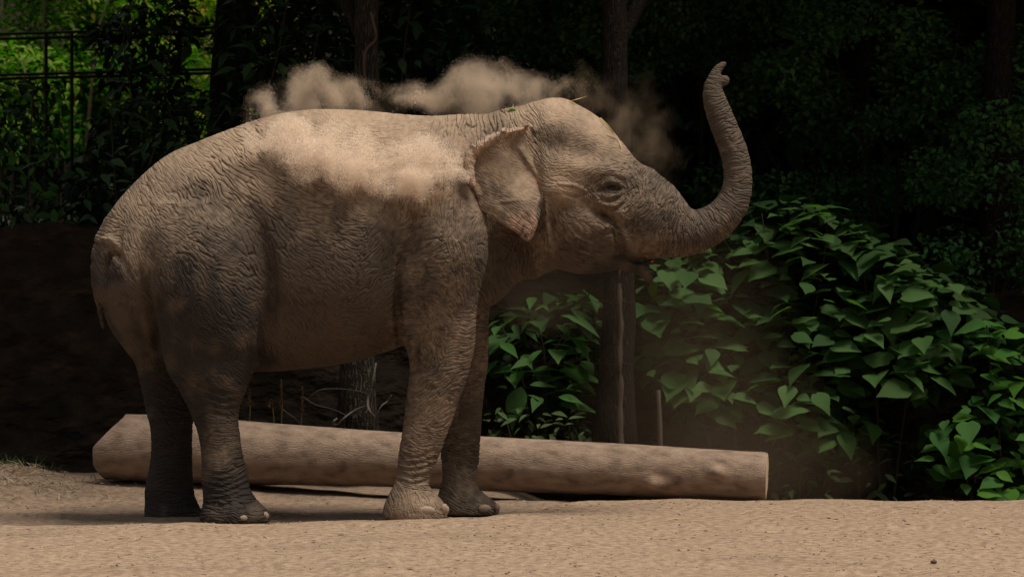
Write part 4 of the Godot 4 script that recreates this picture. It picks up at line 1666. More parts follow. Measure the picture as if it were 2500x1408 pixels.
func bark_material(dark: Color, pale: Color, seed_value: int, tall := 1.0) -> StandardMaterial3D:
	var m := StandardMaterial3D.new()
	var t := stretched_texture(seed_value, 256, 5.0)
	var im: Image = t.get_image()
	var color := Image.create_empty(256, 256, false, Image.FORMAT_RGB8)
	for j in 256:
		for i in 256:
			color.set_pixel(i, j, dark.lerp(pale, clampf((im.get_pixel(i, j).r - 0.3) * 1.7, 0.0, 1.0)))
	m.albedo_texture = ImageTexture.create_from_image(color)
	m.heightmap_enabled = true
	m.heightmap_texture = t
	m.heightmap_scale = 2.5
	m.roughness = 0.95
	m.metallic_specular = 0.2
	return m


# A crown of leaves with gaps and clumps: middles and radii of its clumps.
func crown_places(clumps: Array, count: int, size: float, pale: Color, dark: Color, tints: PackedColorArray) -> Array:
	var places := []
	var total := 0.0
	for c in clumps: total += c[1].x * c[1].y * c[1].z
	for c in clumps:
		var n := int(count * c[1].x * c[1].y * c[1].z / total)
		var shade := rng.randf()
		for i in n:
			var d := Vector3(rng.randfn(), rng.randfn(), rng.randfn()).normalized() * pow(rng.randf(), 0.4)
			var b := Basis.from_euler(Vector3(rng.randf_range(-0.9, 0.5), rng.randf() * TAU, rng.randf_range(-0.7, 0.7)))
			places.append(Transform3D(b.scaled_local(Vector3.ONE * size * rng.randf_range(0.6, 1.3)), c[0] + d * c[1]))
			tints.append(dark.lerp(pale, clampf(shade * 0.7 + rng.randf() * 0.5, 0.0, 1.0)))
	return places


func trunk_point(foot: Vector3, top: Vector3, t: float) -> Vector3:
	return (top - foot) * t + Vector3(sin(t * 5.0 + foot.x) * 0.03, 0, cos(t * 4.0) * 0.03) * (1.0 - t) * t * 4.0


# A forest tree: trunk and limbs (parts), a crown (leaves joined, part of the tree).
func tree(called: String, label: String, foot: Vector3, top: Vector3, thick: float, crown: Vector3, spread: Vector3, leaves: int, size: float, bark: Material, group := "") -> Node3D:
	var o := thing(called, label, "tree", foot, group)
	var points := PackedVector3Array()
	var radii := PackedFloat32Array()
	for i in 15:
		var t := i / 14.0
		points.append(trunk_point(foot, top, t))
		radii.append(thick * lerpf(1.0, 0.55, t) * (1.0 + 0.35 * exp(-t * 16.0)))
	part("trunk", limb(points, radii, 18, 0.12, int(absf(foot.x) * 10.0), 0.8), bark, o)
	for k in 5:
		var a := TAU * k / 5.0 + foot.x
		var from := points[9 + k % 4]
		var to := crown - foot + Vector3(cos(a) * spread.x, rng.randf_range(-0.3, 0.4) * spread.y, sin(a) * spread.z) * 0.7
		part("limb", limb(PackedVector3Array([from, from.lerp(to, 0.5) + Vector3(0, 0.25, 0), to]), PackedFloat32Array([thick * 0.45, thick * 0.3, thick * 0.12]), 8, 0.2, k, 0.5), bark, o)
	var clumps := []
	for k in 16:
		var d := Vector3(rng.randf_range(-1, 1), rng.randf_range(-1, 1), rng.randf_range(-1, 1))
		clumps.append([crown - foot + d * spread * 0.72, spread * rng.randf_range(0.3, 0.5)])
	var tints := PackedColorArray()
	var places := crown_places(clumps, leaves, size, Color(0.05, 0.085, 0.025), Color(0.022, 0.045, 0.014), tints)
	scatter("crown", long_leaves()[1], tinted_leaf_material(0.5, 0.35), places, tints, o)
	return o


func build_trees() -> void:
	var grey := bark_material(lin(0.016, 0.014, 0.011), lin(0.11, 0.09, 0.07), 81)
	var brown := bark_material(lin(0.009, 0.007, 0.006), lin(0.036, 0.026, 0.019), 82)
	# the two trunks behind the elephant
	var t := tree("forest_tree", "tall grey lichened tree trunk rising behind the elephant's back", at(872, 1075, -2.45), at(893, -420, -2.5), 0.115, Vector3(-1.4, 6.0, -4.0), Vector3(2.6, 1.1, 2.5), 9000, 0.30, grey)
	t.get_child(0).set_meta("label", "grey trunk with flaking bark and a climbing stem")
	part("climbing_stem", twig([905, 30, 915, 70, 917, 95, 898, 115, 888, 140, 890, 185], -2.33, 7, 6), plain_material(lin(0.08, 0.055, 0.042), 0.8), t, Transform3D(Basis(), -t.position))
	var u := tree("forest_tree", "weathered brown tree trunk with a pale streak below the elephant's jaw", at(1500, 1110, -2.5), at(1512, -420, -2.6), 0.122, Vector3(0.9, 6.0, -5.0), Vector3(2.8, 1.1, 2.5), 9000, 0.30, brown)
	var streak := PackedVector3Array()
	var streak_r := PackedFloat32Array()
	for k in 24:
		var f := k / 23.0
		var thick := 0.122 * lerpf(1.0, 0.55, f * 0.3) * (1.0 + 0.35 * exp(-f * 0.3 * 16.0))
		streak.append(trunk_point(u.position, at(1512, -420, -2.6), f * 0.3) + Vector3(0.035 - 0.035 * f + 0.003 * sin(k * 0.9), 0, thick * 0.965 - 0.012))
		streak_r.append(0.026 - 0.011 * f + 0.004 * sin(k * 1.7))
	part("bare_streak", limb(streak, streak_r, 10, 0.3, 4), plain_material(lin(0.06, 0.044, 0.032), 0.9), u)
	for py in [736, 886]:
		var ring := PackedVector3Array()
		var radii := PackedFloat32Array()
		for k in 25:
			ring.append(at(1502, py, -2.5) + Vector3(cos(TAU * k / 24.0) * 0.134, 0.008 * sin(k * 1.7), sin(TAU * k / 24.0) * 0.134))
			radii.append(0.0022)
		part("wire", limb(ring, radii, 5), plain_material(lin(0.02, 0.018, 0.016), 0.5), u, Transform3D(Basis(), -u.position))
	# the forest behind: crowns out of view, added and pushed forward to block light
	var rows := [
		[-4.6, -3.6, 0.16, -4.0, 6.3, -4.9, "stout shaded tree on the bank at the far left"], [3.6, -4.8, 0.14, 3.6, 5.9, -4.6, "shaded tree on the bank behind the right end of the bush"], [-2.35, -7.0, 0.12, -2.3, 7.0, -7.6, "slim dark tree among the shrubs behind the elephant's rump"],
		[0.55, -7.4, 0.15, 0.6, 6.8, -8.0, "dark tree deep in the shade behind the elephant's head"], [2.85, -7.8, 0.12, 3.2, 6.8, -8.2, "thin dark tree deep in the shade right of the raised trunk"], [6.2, -6.5, 0.18, 5.8, 6.6, -6.4, "large shaded tree beyond the right edge of the clearing"],
		[-7.0, -6.0, 0.18, -5.6, 6.2, -3.6, "large shaded tree beyond the left edge of the clearing"], [-2.1, -5.4, 0.10, -2.2, 5.7, -2.9, "leaning dark tree left of the grey trunk, its crown added for shade"], [1.9, -10.5, 0.15, 1.6, 7.6, -11.0, "far dark tree between two nearer trunks on the right"], [4.6, -10.8, 0.16, 4.6, 7.4, -11.2, "far dark tree at the right edge of the forest"], [-0.9, -11.0, 0.16, -0.9, 7.8, -11.4, "far dark tree behind the dust above the elephant's back"],
	]
	for r in rows:
		var foot := Vector3(r[0], bank_top(r[0], r[1]) - 0.1, r[1])
		tree("forest_tree", r[6], foot, Vector3(r[0] + 0.1, 5.4, r[1]), r[2], Vector3(r[3], r[4], r[5]), Vector3(2.8, 1.2, 2.4), 12000, 0.30, brown, "")
	# deeper in, the forest is one dark mass under its own roof
	var tints := PackedColorArray()
	var clumps := []
	for k in 120:
		var x := rng.randf_range(-0.5, 13.0)
		var z := rng.randf_range(-20.0, -12.5)
		clumps.append([Vector3(x, rng.randf_range(1.5, 7.5), z), Vector3(1.3, 1.0, 1.2) * rng.randf_range(0.7, 1.3)])
	for k in 130: clumps.append([Vector3(rng.randf_range(-14.0, 14.0), rng.randf_range(1.5, 9.0), rng.randf_range(-24.0, -20.0)), Vector3(1.8, 1.4, 1.0)])
	for k in 60: clumps.append([Vector3(rng.randf_range(0.5, 13.0), rng.randf_range(7.5, 9.0), rng.randf_range(-20.0, -11.0)), Vector3(2.0, 0.8, 2.0)])
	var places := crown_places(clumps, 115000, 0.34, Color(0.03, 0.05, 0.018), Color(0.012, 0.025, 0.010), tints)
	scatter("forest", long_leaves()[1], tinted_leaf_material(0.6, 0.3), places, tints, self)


func build_bushes() -> void:
	var hearts := heart_leaves()
	var longs := long_leaves()
	var greens := [lin(0.034, 0.076, 0.020), lin(0.026, 0.062, 0.017), lin(0.046, 0.092, 0.028), lin(0.021, 0.048, 0.015), lin(0.036, 0.068, 0.020)]
	var fresh := [lin(0.030, 0.092, 0.016), lin(0.032, 0.085, 0.02), lin(0.044, 0.115, 0.015), lin(0.021, 0.066, 0.015)]
	bush("broadleaf_bush", "big heart-leaved bush below the curve of the raised trunk, its top the highest", "bush", polygon([1770, 570, 1830, 498, 1900, 488, 2010, 505, 2080, 540, 2110, 700, 2110, 900, 2150, 1090, 2040, 1120, 1930, 1060, 1850, 1040, 1800, 900, 1790, 760]),
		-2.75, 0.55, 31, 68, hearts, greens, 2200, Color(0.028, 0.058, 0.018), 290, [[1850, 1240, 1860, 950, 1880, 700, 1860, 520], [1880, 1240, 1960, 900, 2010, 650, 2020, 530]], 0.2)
	bush("broadleaf_bush", "heart-leaved bush between the brown trunk and the log's end, dulled by dust", "bush", polygon([1550, 700, 1600, 640, 1680, 600, 1770, 565, 1810, 700, 1830, 860, 1850, 980, 1790, 1020, 1700, 1020, 1620, 940, 1556, 900]),
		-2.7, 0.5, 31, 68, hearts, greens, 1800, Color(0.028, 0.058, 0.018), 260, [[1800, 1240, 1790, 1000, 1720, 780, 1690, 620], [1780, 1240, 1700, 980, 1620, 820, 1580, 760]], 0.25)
	bush("broadleaf_bush", "heart-leaved bush sloping down to the right beside the bigger bush", "bush", polygon([2060, 530, 2160, 580, 2240, 640, 2330, 690, 2410, 715, 2400, 790, 2330, 830, 2350, 900, 2300, 960, 2200, 990, 2120, 960, 2090, 860, 2090, 700]),
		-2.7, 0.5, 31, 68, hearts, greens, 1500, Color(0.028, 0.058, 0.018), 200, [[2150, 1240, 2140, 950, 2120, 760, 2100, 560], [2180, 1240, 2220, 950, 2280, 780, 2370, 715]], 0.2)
	bush("broadleaf_bush", "bright green bush trailing low at the right edge of the sand", "bush", polygon([2330, 830, 2420, 760, 2500, 800, 2560, 820, 2560, 1230, 2460, 1240, 2300, 1180, 2230, 1150, 2250, 1060, 2330, 1000, 2380, 930]),
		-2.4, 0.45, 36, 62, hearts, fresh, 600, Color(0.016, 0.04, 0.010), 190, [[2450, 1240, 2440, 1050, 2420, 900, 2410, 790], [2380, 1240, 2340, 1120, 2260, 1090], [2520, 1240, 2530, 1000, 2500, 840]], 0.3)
	bush("narrow_leaved_bush", "narrow-leaved green bush between the front legs and the brown trunk", "bush", polygon([1195, 770, 1290, 720, 1380, 710, 1455, 690, 1465, 860, 1400, 900, 1440, 960, 1380, 1000, 1260, 960, 1195, 940]),
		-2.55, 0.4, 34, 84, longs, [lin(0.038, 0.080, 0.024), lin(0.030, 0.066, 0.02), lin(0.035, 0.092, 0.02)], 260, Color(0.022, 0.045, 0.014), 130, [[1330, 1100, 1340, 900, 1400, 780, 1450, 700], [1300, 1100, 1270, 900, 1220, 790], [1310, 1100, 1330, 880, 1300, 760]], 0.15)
	bush("low_weeds", "patch of low dim weeds behind the log beside the brown trunk", "weed", polygon([1190, 1000, 1260, 980, 1340, 1000, 1440, 990, 1450, 1090, 1190, 1080]), -2.35, 0.25, 30, 40, longs, [lin(0.05, 0.075, 0.03), lin(0.045, 0.065, 0.025)], 120, Color(0.03, 0.04, 0.015), 70, [[1250, 1100, 1240, 1040, 1225, 1000], [1380, 1100, 1390, 1040, 1370, 1005]], 0.3)
	bush("low_weeds", "patch of dim low weeds in the shade under the heart-leaved bush", "weed", polygon([1880, 1060, 2000, 1010, 2120, 1000, 2260, 1010, 2270, 1225, 1880, 1225]), -2.75, 0.35, 40, 40, longs, [lin(0.04, 0.06, 0.025), lin(0.035, 0.05, 0.02)], 260, Color(0.02, 0.03, 0.012), 90, [[1950, 1240, 1960, 1120, 1990, 1030], [2100, 1240, 2090, 1100, 2060, 1020]], 0.3)
	# the shrubs on the bank, upper left
	var dim := [lin(0.034, 0.066, 0.034), lin(0.026, 0.054, 0.028), lin(0.045, 0.084, 0.040), lin(0.02, 0.042, 0.022)]
	shine_of_leaves = 0.42
	bush("dark_shrub", "dark glossy shrub on the bank under the grey trunk's left side", "shrub", polygon([560, -60, 860, -60, 862, 200, 800, 170, 720, 180, 640, 230, 560, 200, 520, 120]), -3.4, 0.7, 32, 44, longs, dim, 1500, Color(0.016, 0.03, 0.014), 260, [[600, 600, 640, 300, 680, 120, 700, 0], [640, 600, 740, 250, 780, 60]], 0.3)
	bush("dark_shrub", "dark shrub on the bank above the elephant's rump", "shrub", polygon([250, 260, 330, 240, 420, 250, 520, 210, 600, 260, 590, 330, 470, 380, 380, 430, 300, 520, 240, 570, 150, 570, 200, 420]), -3.2, 0.6, 34, 42, longs, dim, 1500, Color(0.014, 0.028, 0.013), 250, [[330, 620, 350, 450, 400, 300], [300, 620, 280, 450, 270, 290], [420, 620, 470, 400, 560, 250]], 0.35)
	bush("dark_shrub", "tall dark shrub in front of the railing's right part", "shrub", polygon([215, 60, 300, 20, 330, -60, 460, -60, 470, 120, 450, 240, 380, 250, 300, 230, 240, 200]), -4.2, 0.7, 32, 46, longs, dim, 700, Color(0.016, 0.03, 0.014), 150, [[330, 600, 330, 300, 300, 100, 330, 0], [380, 600, 400, 250, 420, 40]], 0.3, "", 0.3)
	bush("dark_shrub", "dark shrub at the left edge of the bank, below the railing", "shrub", polygon([-60, 215, 60, 190, 150, 185, 160, 250, 130, 330, 200, 420, 150, 570, -60, 570]), -3.3, 0.5, 30, 38, longs, [lin(0.03, 0.085, 0.018), lin(0.022, 0.055, 0.02), lin(0.018, 0.045, 0.016)], 700, Color(0.014, 0.03, 0.012), 120, [[60, 620, 70, 400, 80, 210], [20, 620, 0, 420, -20, 240]], 0.5)
	bush("dark_shrub", "dark leafy shrub right of the grey trunk above the dust", "shrub", polygon([925, -60, 1130, -60, 1150, 60, 1060, 110, 990, 170, 925, 200]), -3.9, 0.6, 36, 50, longs, dim, 900, Color(0.014, 0.028, 0.013), 90, [[960, 620, 980, 200, 1000, 20]], 0.3)
	shine_of_leaves = 0.72
	# small-leaved crowns that hang into the picture on the right
	var small := leaf_mesh([0.0, 0.7, 1.0, 0.9, 0.5, 0.0], 1.0, 0.3, 0.2, 0.2)
	var rows := [
		[2180, 140, -5.5, 0.85, 0.62, 5200, "dim small-leaved shrub in the upper right"], [2430, 300, -5.0, 0.55, 0.75, 4200, "small-leaved shrub at the right edge with lighter leaves"], [1980, 380, -6.2, 0.7, 0.55, 2600, "very dark small-leaved shrub right of the raised trunk"], [1330, 60, -6.4, 0.8, 0.4, 2400, "very dark leafy shrub behind the dust above the head"], [2420, 620, -4.6, 0.5, 0.3, 1100, "dark low shrub behind the bush on the right"], [1700, 60, -6.6, 0.8, 0.5, 2600, "very dark leafy shrub above the raised trunk"],
	]
	for r in rows:
		var middle := at(r[0], r[1], r[2])
		var foot := Vector3(middle.x, bank_top(middle.x, r[2]) - 0.05, r[2])
		var o := thing("dark_shrub", r[6], "shrub", foot)
		var clumps := []
		for k in 22:
			clumps.append([middle - foot + Vector3(rng.randf_range(-1, 1) * r[3], rng.randf_range(-1, 1) * r[4], rng.randf_range(-0.5, 0.5)), Vector3(0.32, 0.2, 0.3) * rng.randf_range(0.6, 1.2)])
		var tints := PackedColorArray()
		var places := crown_places(clumps, int(r[5] * 1.8), 0.055, Color(0.060, 0.150, 0.045), Color(0.02, 0.055, 0.022), tints)
		scatter("foliage", small, tinted_leaf_material(0.5, 0.5), places, tints, o)
		for k in 3:
			var tip := middle - foot + Vector3((k - 1) * r[3] * 0.6, r[4] * 0.4, 0)
			part("stem", limb(PackedVector3Array([Vector3((k - 1) * 0.05, 0, 0), tip * 0.5 + Vector3(0.05, 0.1, 0), tip]), PackedFloat32Array([0.02, 0.014, 0.006]), 6, 0.2, k), plain_material(lin(0.014, 0.011, 0.008)), o)


# The sunlit green beyond the trees, and the footbridge railing before it.
func build_clearing_beyond() -> void:
	var small := long_leaves()
	var rows := [
		[40, 60, -15.0, 1.4, 0.9, 5200, "sunlit bright green thicket behind the railing at the upper left corner"], [250, 30, -15.5, 1.2, 0.9, 4200, "sunlit green thicket behind the railing beside the dark shrub"], [150, 210, -14.5, 1.5, 0.55, 3600, "sunlit low thicket under the railing's lower bars"], [400, 140, -16.0, 1.0, 1.1, 3600, "yellow-green sunlit thicket glimpsed through the dark shrub"],
	]
	for r in rows:
		var middle := at(r[0], r[1], r[2])
		var foot := Vector3(middle.x, bank_top(middle.x, r[2]) - 0.05, r[2])
		var o := thing("sunlit_thicket", r[6], "shrub", foot)
		var clumps := []
		for k in 26:
			clumps.append([middle - foot + Vector3(rng.randf_range(-1, 1) * r[3], rng.randf_range(-1, 1) * r[4], rng.randf_range(-0.8, 0.8)), Vector3(0.5, 0.32, 0.45) * rng.randf_range(0.6, 1.2)])
		var tints := PackedColorArray()
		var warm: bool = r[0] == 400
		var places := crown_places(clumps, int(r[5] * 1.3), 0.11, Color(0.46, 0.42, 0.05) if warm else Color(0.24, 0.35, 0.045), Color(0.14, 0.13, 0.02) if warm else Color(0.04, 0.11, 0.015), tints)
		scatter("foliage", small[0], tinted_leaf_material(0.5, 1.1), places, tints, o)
		for k in 4:
			var tip := middle - foot + Vector3((k - 1.5) * r[3] * 0.5, r[4] * 0.5, 0.4)
			part("stem", limb(PackedVector3Array([Vector3((k - 1.5) * 0.3, 0, 0.3), tip * 0.5 + Vector3(0.1, 0.1, 0.2), tip]), PackedFloat32Array([0.03, 0.022, 0.01]), 6, 0.2, k), plain_material(lin(0.14, 0.11, 0.07)), o)
	var iron := plain_material(lin(0.018, 0.014, 0.011), 0.6)
	var rail := thing("footbridge_railing", "dark metal railing with paired bars in front of the sunlit green, upper left", "railing", at(250, 560, -9.0))
	var bars := [[-260, 91, 620, 64], [-260, 102, 620, 78], [-260, 190, 620, 166], [-260, 199, 620, 176]]
	for b in bars:
		var p := at(b[0], b[1], -9.0) - rail.position
		var q := at(b[2], b[3], -9.0) - rail.position
		part("bar", limb(PackedVector3Array([p, p.lerp(q, 0.5), q]), PackedFloat32Array([0.013, 0.013, 0.013]), 8), iron, rail)
	for px in [-65, 111, 174, 350, 560]:
		var top := at(px, 87 - px * 0.03, -9.0) - rail.position
		part("post", limb(PackedVector3Array([Vector3(top.x, 0.0, 0.0), Vector3(top.x, top.y * 0.5, 0), top]), PackedFloat32Array([0.015, 0.015, 0.015]), 8), iron, rail)


func build_small_things() -> void:
	var dead := plain_material(lin(0.11, 0.088, 0.074), 0.8)
	part_thing("dry_branch", twig([822, 1022, 813, 1029, 813, 1036, 824, 1036, 840, 1020, 862, 1004, 893, 991], -2.2, 5, 5), dead, "pale hooked dry twig in front of the grey trunk's foot", "twig")
	part_thing("dry_branch", twig([917, 886, 909, 930, 899, 962, 897, 990, 903, 1005, 914, 1018], -2.18, 5, 6), dead, "pale curved dry twig hanging beside the grey trunk's foot", "twig")
	part_thing("dry_branch", twig([912, 1024, 930, 992, 945, 980, 955, 965], -2.18, 4, 3), dead, "thin dry twig with a pale tip left of the front leg", "twig")
	part_thing("dry_branch", twig([738, 968, 770, 988, 812, 999, 845, 1014], -2.22, 3, 2), plain_material(lin(0.06, 0.05, 0.04)), "thin dark stalk sloping from the seed heads to the grey trunk", "twig")
	part_thing("dry_branch", twig([750, 975, 778, 953, 825, 949, 880, 956, 905, 966], -2.24, 3, 2), plain_material(lin(0.05, 0.043, 0.035)), "thin arching dark stalk across the grey trunk's foot", "twig")
	part_thing("dry_branch", twig([690, 1000, 720, 1022, 748, 1046, 800, 1053, 870, 1050], -2.2, 4, 2), plain_material(lin(0.06, 0.05, 0.04)), "thin low stalk lying behind the log below the belly", "twig")
	var weed_stem := plain_material(lin(0.06, 0.046, 0.02), 0.8)
	var seed := plain_material(lin(0.12, 0.065, 0.03), 0.9)
	var weeds := [[685, 1060, 686, 925, 70, "tall dry weed with a brown seed head behind the log"], [731, 1062, 738, 946, 60, "second dry weed with a brown seed head nearer the grey trunk"], [668, 1055, 662, 974, 20, "short dry weed with a pale head left of the tall one"], [607, 1040, 609, 950, 40, "dim dry weed beside the near hind leg"]]
	for w in weeds:
		var foot := at(w[0], w[1], -2.15)
		var o := thing("dry_weed", w[5], "weed", foot, "dry weeds behind the log")
		var head := at(w[2], w[3], -2.15) - foot
		part("stem", limb(PackedVector3Array([Vector3.ZERO, head * 0.5 + Vector3(0.006, 0, 0), head]), PackedFloat32Array([0.006, 0.005, 0.003]), 6), weed_stem, o)
		var st := SurfaceTool.new()
		st.begin(Mesh.PRIMITIVE_TRIANGLES)
		var tall := metres(w[4], -2.15)
		for k in 90:
			var t := rng.randf()
			var p := head - Vector3(0, tall * t, 0)
			var d := Vector3(rng.randf_range(-1, 1), rng.randf_range(-0.2, 0.7), rng.randf_range(-1, 1)).normalized() * rng.randf_range(0.012, 0.03) * (0.4 + 0.8 * t)
			var s := d.cross(Vector3.UP).normalized() * 0.004
			st.add_vertex(p - s); st.add_vertex(p + d); st.add_vertex(p + s)
			st.add_vertex(p + Vector3(0, 0.004, 0)); st.add_vertex(p - Vector3(0, 0.004, 0)); st.add_vertex(p + d)
		st.generate_normals()
		part("seed_head", st.commit(), seed, o)
	part_thing("wooden_stake", limb(PackedVector3Array([at(1613, 1110, -2.3), at(1611, 1040, -2.3), at(1609, 990, -2.3), at(1607, 952, -2.3)]), PackedFloat32Array([0.017, 0.016, 0.016, 0.015]), 7, 0.2, 3, 0.4), plain_material(lin(0.075, 0.056, 0.043), 0.9), "thin grey wooden stake standing behind the log, right of the brown trunk", "stake")
	# a grassy hummock at the left edge
	var blade := leaf_mesh([0.6, 1.0, 0.8, 0.5, 0.0], 1.0, 0.03, 0.3, 0.5)
	var places := []
	var tints := PackedColorArray()
	for k in 220:
		var x := -3.4 + rng.randfn() * 0.24
		var z := -1.95 + rng.randfn() * 0.13
		places.append(Transform3D(Basis.from_euler(Vector3(rng.randf_range(0.7, 1.5), rng.randf() * TAU, 0)).scaled(Vector3.ONE * rng.randf_range(0.04, 0.11)), Vector3(x, soil_y(x, z), z)))
		tints.append(Color(0.025, 0.055, 0.012).lerp(Color(0.06, 0.075, 0.025), rng.randf()))
	scatter("grass", blade, tinted_leaf_material(0.6, 0.5), places, tints, self)
	var hay_places := []
	var hay_tints := PackedColorArray()
	for k in 420:
		var x := -3.2 + rng.randfn() * 0.32
		var z := -1.55 + rng.randfn() * 0.22
		hay_places.append(Transform3D(Basis.from_euler(Vector3(rng.randf_range(-0.4, 0.4), rng.randf() * TAU, rng.randf_range(-0.5, 0.5))).scaled(Vector3.ONE * rng.randf_range(0.5, 1.6)), Vector3(x, soil_y(x, z) + 0.002 + rng.randf() * 0.02, z)))
		hay_tints.append(Color(0.24, 0.18, 0.11).lerp(Color(0.46, 0.37, 0.24), rng.randf()))
	var hay_material := StandardMaterial3D.new()
	hay_material.vertex_color_use_as_albedo = true
	scatter("hay_litter", chip_mesh(0.04, 0.0019, 0.002), hay_material, hay_places, hay_tints, self)
	# straws and a leaf on the elephant's head, food at its mouth
	var straw := plain_material(lin(0.50, 0.40, 0.17), 0.6)
	part_thing("straw", twig([1391, 247, 1406, 243, 1420, 239, 1434, 234], 0.05, 2.6, 1.4, 5), straw, "straw sticking up from the top of the elephant's forehead", "straw", "straws on the elephant's head")
	part_thing("straw", twig([1384, 246, 1400, 252, 1410, 262, 1424, 268], 0.10, 2.6, 1.6, 5), straw, "short straw lying on the top of the elephant's forehead", "straw", "straws on the elephant's head")
	part_thing("straw", twig([1466, 288, 1482, 304, 1500, 326, 1513, 346, 1520, 362, 1534, 374], 0.13, 3.2, 2.0, 5), straw, "long kinked straw draped down the elephant's brow", "straw", "straws on the elephant's head")
	part_thing("straw", twig([1462, 325, 1486, 330, 1506, 340, 1516, 356, 1518, 384], 0.19, 2.4, 1.6, 5), straw, "thin looping straw between the brow and the eye", "straw", "straws on the elephant's head")
	part_thing("straw", twig([1236, 268, 1250, 262, 1254, 254], 0.06, 2.0, 1.2, 5), straw, "tiny straw sticking up behind the elephant's head", "straw", "straws on the elephant's head")
	part_thing("green_leaf", leaf_mesh([0.0, 0.7, 1.0, 0.7, 0.0], 0.07, 0.02, 0.3, 0.2), leaf_material(lin(0.06, 0.10, 0.05)), "small green leaf lying on the elephant's neck behind the head", "leaf", "", Transform3D(Basis.from_euler(Vector3(0.2, -1.5, 0.6)), at(1237, 273, 0.07)))
	var fruit := SphereMesh.new()
	fruit.radius = 0.5
	fruit.height = 1.0
	fruit.radial_segments = 12
	fruit.rings = 7
	var orange := plain_material(lin(0.30, 0.085, 0.012), 0.5)
	part_thing("carrot_piece", fruit, orange, "small orange piece of food on the elephant's lip, higher of two", "food", "", Transform3D(Basis.from_euler(Vector3(0, 0, -0.4)).scaled_local(Vector3(0.026, 0.012, 0.015)), at(1578, 624, 0.12)))
	part_thing("carrot_piece", fruit, orange, "small orange piece of food hanging under the trunk, lower of two", "food", "", Transform3D(Basis.from_euler(Vector3(0, 0, 0.3)).scaled_local(Vector3(0.02, 0.016, 0.015)), at(1593, 638, 0.08)))
	part_thing("leaf_scrap", leaf_mesh([0.0, 0.6, 1.0, 0.8, 0.3], 0.10, 0.03, 0.3, 0.2), leaf_material(lin(0.04, 0.04, 0.014)), "brownish green leaf scrap hanging from the elephant's lower lip", "leaf", "", Transform3D(Basis.from_euler(Vector3(-1.35, PI, 0.0)), at(1594, 684, 0.05)))


# ---------------------------------------------------------------- dust in the air

var dust_blobs := PackedFloat32Array()
var dust_level := 0.0
var dust_noise := noise(91, 4.0, 4)


func dust_at(x: float, y: float, z: float) -> float:
	var s := 0.0
	for i in range(0, dust_blobs.size(), 5):
		var dx := x - dust_blobs[i]
		var dy := y - dust_blobs[i + 1]
		var dz := z - dust_blobs[i + 2]
		var r := dust_blobs[i + 3]
		var q := (dx * dx + dy * dy + dz * dz) / (r * r)
		if q < 4.0: s += dust_blobs[i + 4] * exp(-q * 1.4)
	return s


# How thick the dust is at a place: soft puffs torn and drawn out by noise.
func dust_thickness(p: Vector3, torn: float) -> float:
	var q := p + Vector3(dust_noise.get_noise_3dv(p * 0.45 + Vector3(9, 0, 0)), dust_noise.get_noise_3dv(p * 0.45), dust_noise.get_noise_3dv(p * 0.45 - Vector3(5, 0, 0))) * 0.16
	var s := dust_at(q.x, q.y, q.z)
	if s < 0.03: return 0.0
	var n := 1.7 * dust_noise.get_noise_3dv(q * 0.75) + 1.3 * dust_noise.get_noise_3dv(q * 2.1) + 0.5 * dust_noise.get_noise_3dv(q * 5.0)
	return minf(s, 1.0) * clampf(1.0 - torn * 0.58 + torn * n * 1.4, 0.0, 1.5)


func set_puffs(puffs: Array) -> AABB:
	dust_blobs = PackedFloat32Array()
	var lo := Vector3(1e9, 1e9, 1e9)
	var hi := -lo
	for i in range(0, puffs.size(), 5):
		var c := at(puffs[i], puffs[i + 1], puffs[i + 2])
		var r := metres(puffs[i + 3], puffs[i + 2])
		dust_blobs.append_array([c.x, c.y, c.z, r, puffs[i + 4]])
		lo = lo.min(c - Vector3.ONE * r * 1.8)
		hi = hi.max(c + Vector3.ONE * r * 1.8)
	return AABB(lo, hi - lo)


# The coarse grains of a thick puff, as one mesh of fine flakes.
func dust_grains(parent: Node3D, count: int, each: int, torn: float, material: Material, loose := 0.012, fine := 0.0042) -> void:
	var v := PackedVector3Array()
	var n := 0
	var tries := 0
	var puffs := dust_blobs.size() / 5
	while n < count and tries < count * 50:
		tries += 1
		var k := (rng.randi() % puffs) * 5
		var r := dust_blobs[k + 3]
		var p := Vector3(dust_blobs[k], dust_blobs[k + 1], dust_blobs[k + 2]) + Vector3(rng.randf_range(-1, 1), rng.randf_range(-1, 1), rng.randf_range(-1, 1)) * r * 1.7
		var s := clampf(dust_thickness(p, torn) * 2.0 - 0.5, 0.0, 1.0)
		if rng.randf() > s: continue
		n += 1
		p -= parent.position
		for i in each:
			var c := p + Vector3(rng.randfn(), rng.randfn(), rng.randfn()) * loose
			v.append(c + Vector3(rng.randf() - 0.5, rng.randf() - 0.5, rng.randf() - 0.5) * fine)
			v.append(c + Vector3(rng.randf() - 0.5, rng.randf() - 0.5, rng.randf() - 0.5) * fine)
			v.append(c + Vector3(rng.randf() - 0.5, rng.randf() - 0.5, rng.randf() - 0.5) * fine)
	var a := []
	a.resize(Mesh.ARRAY_MAX)
	a[Mesh.ARRAY_VERTEX] = v
	var m := ArrayMesh.new()
	m.add_surface_from_arrays(Mesh.PRIMITIVE_TRIANGLES, a)
	part("dust_grains", m, material, parent).set_meta("kind", "stuff")


func dust_body(label: String, puffs: Array) -> Node3D:
	var o := thing("dust_cloud", label, "dust", set_puffs(puffs).get_center())
	o.set_meta("kind", "stuff")
	return o


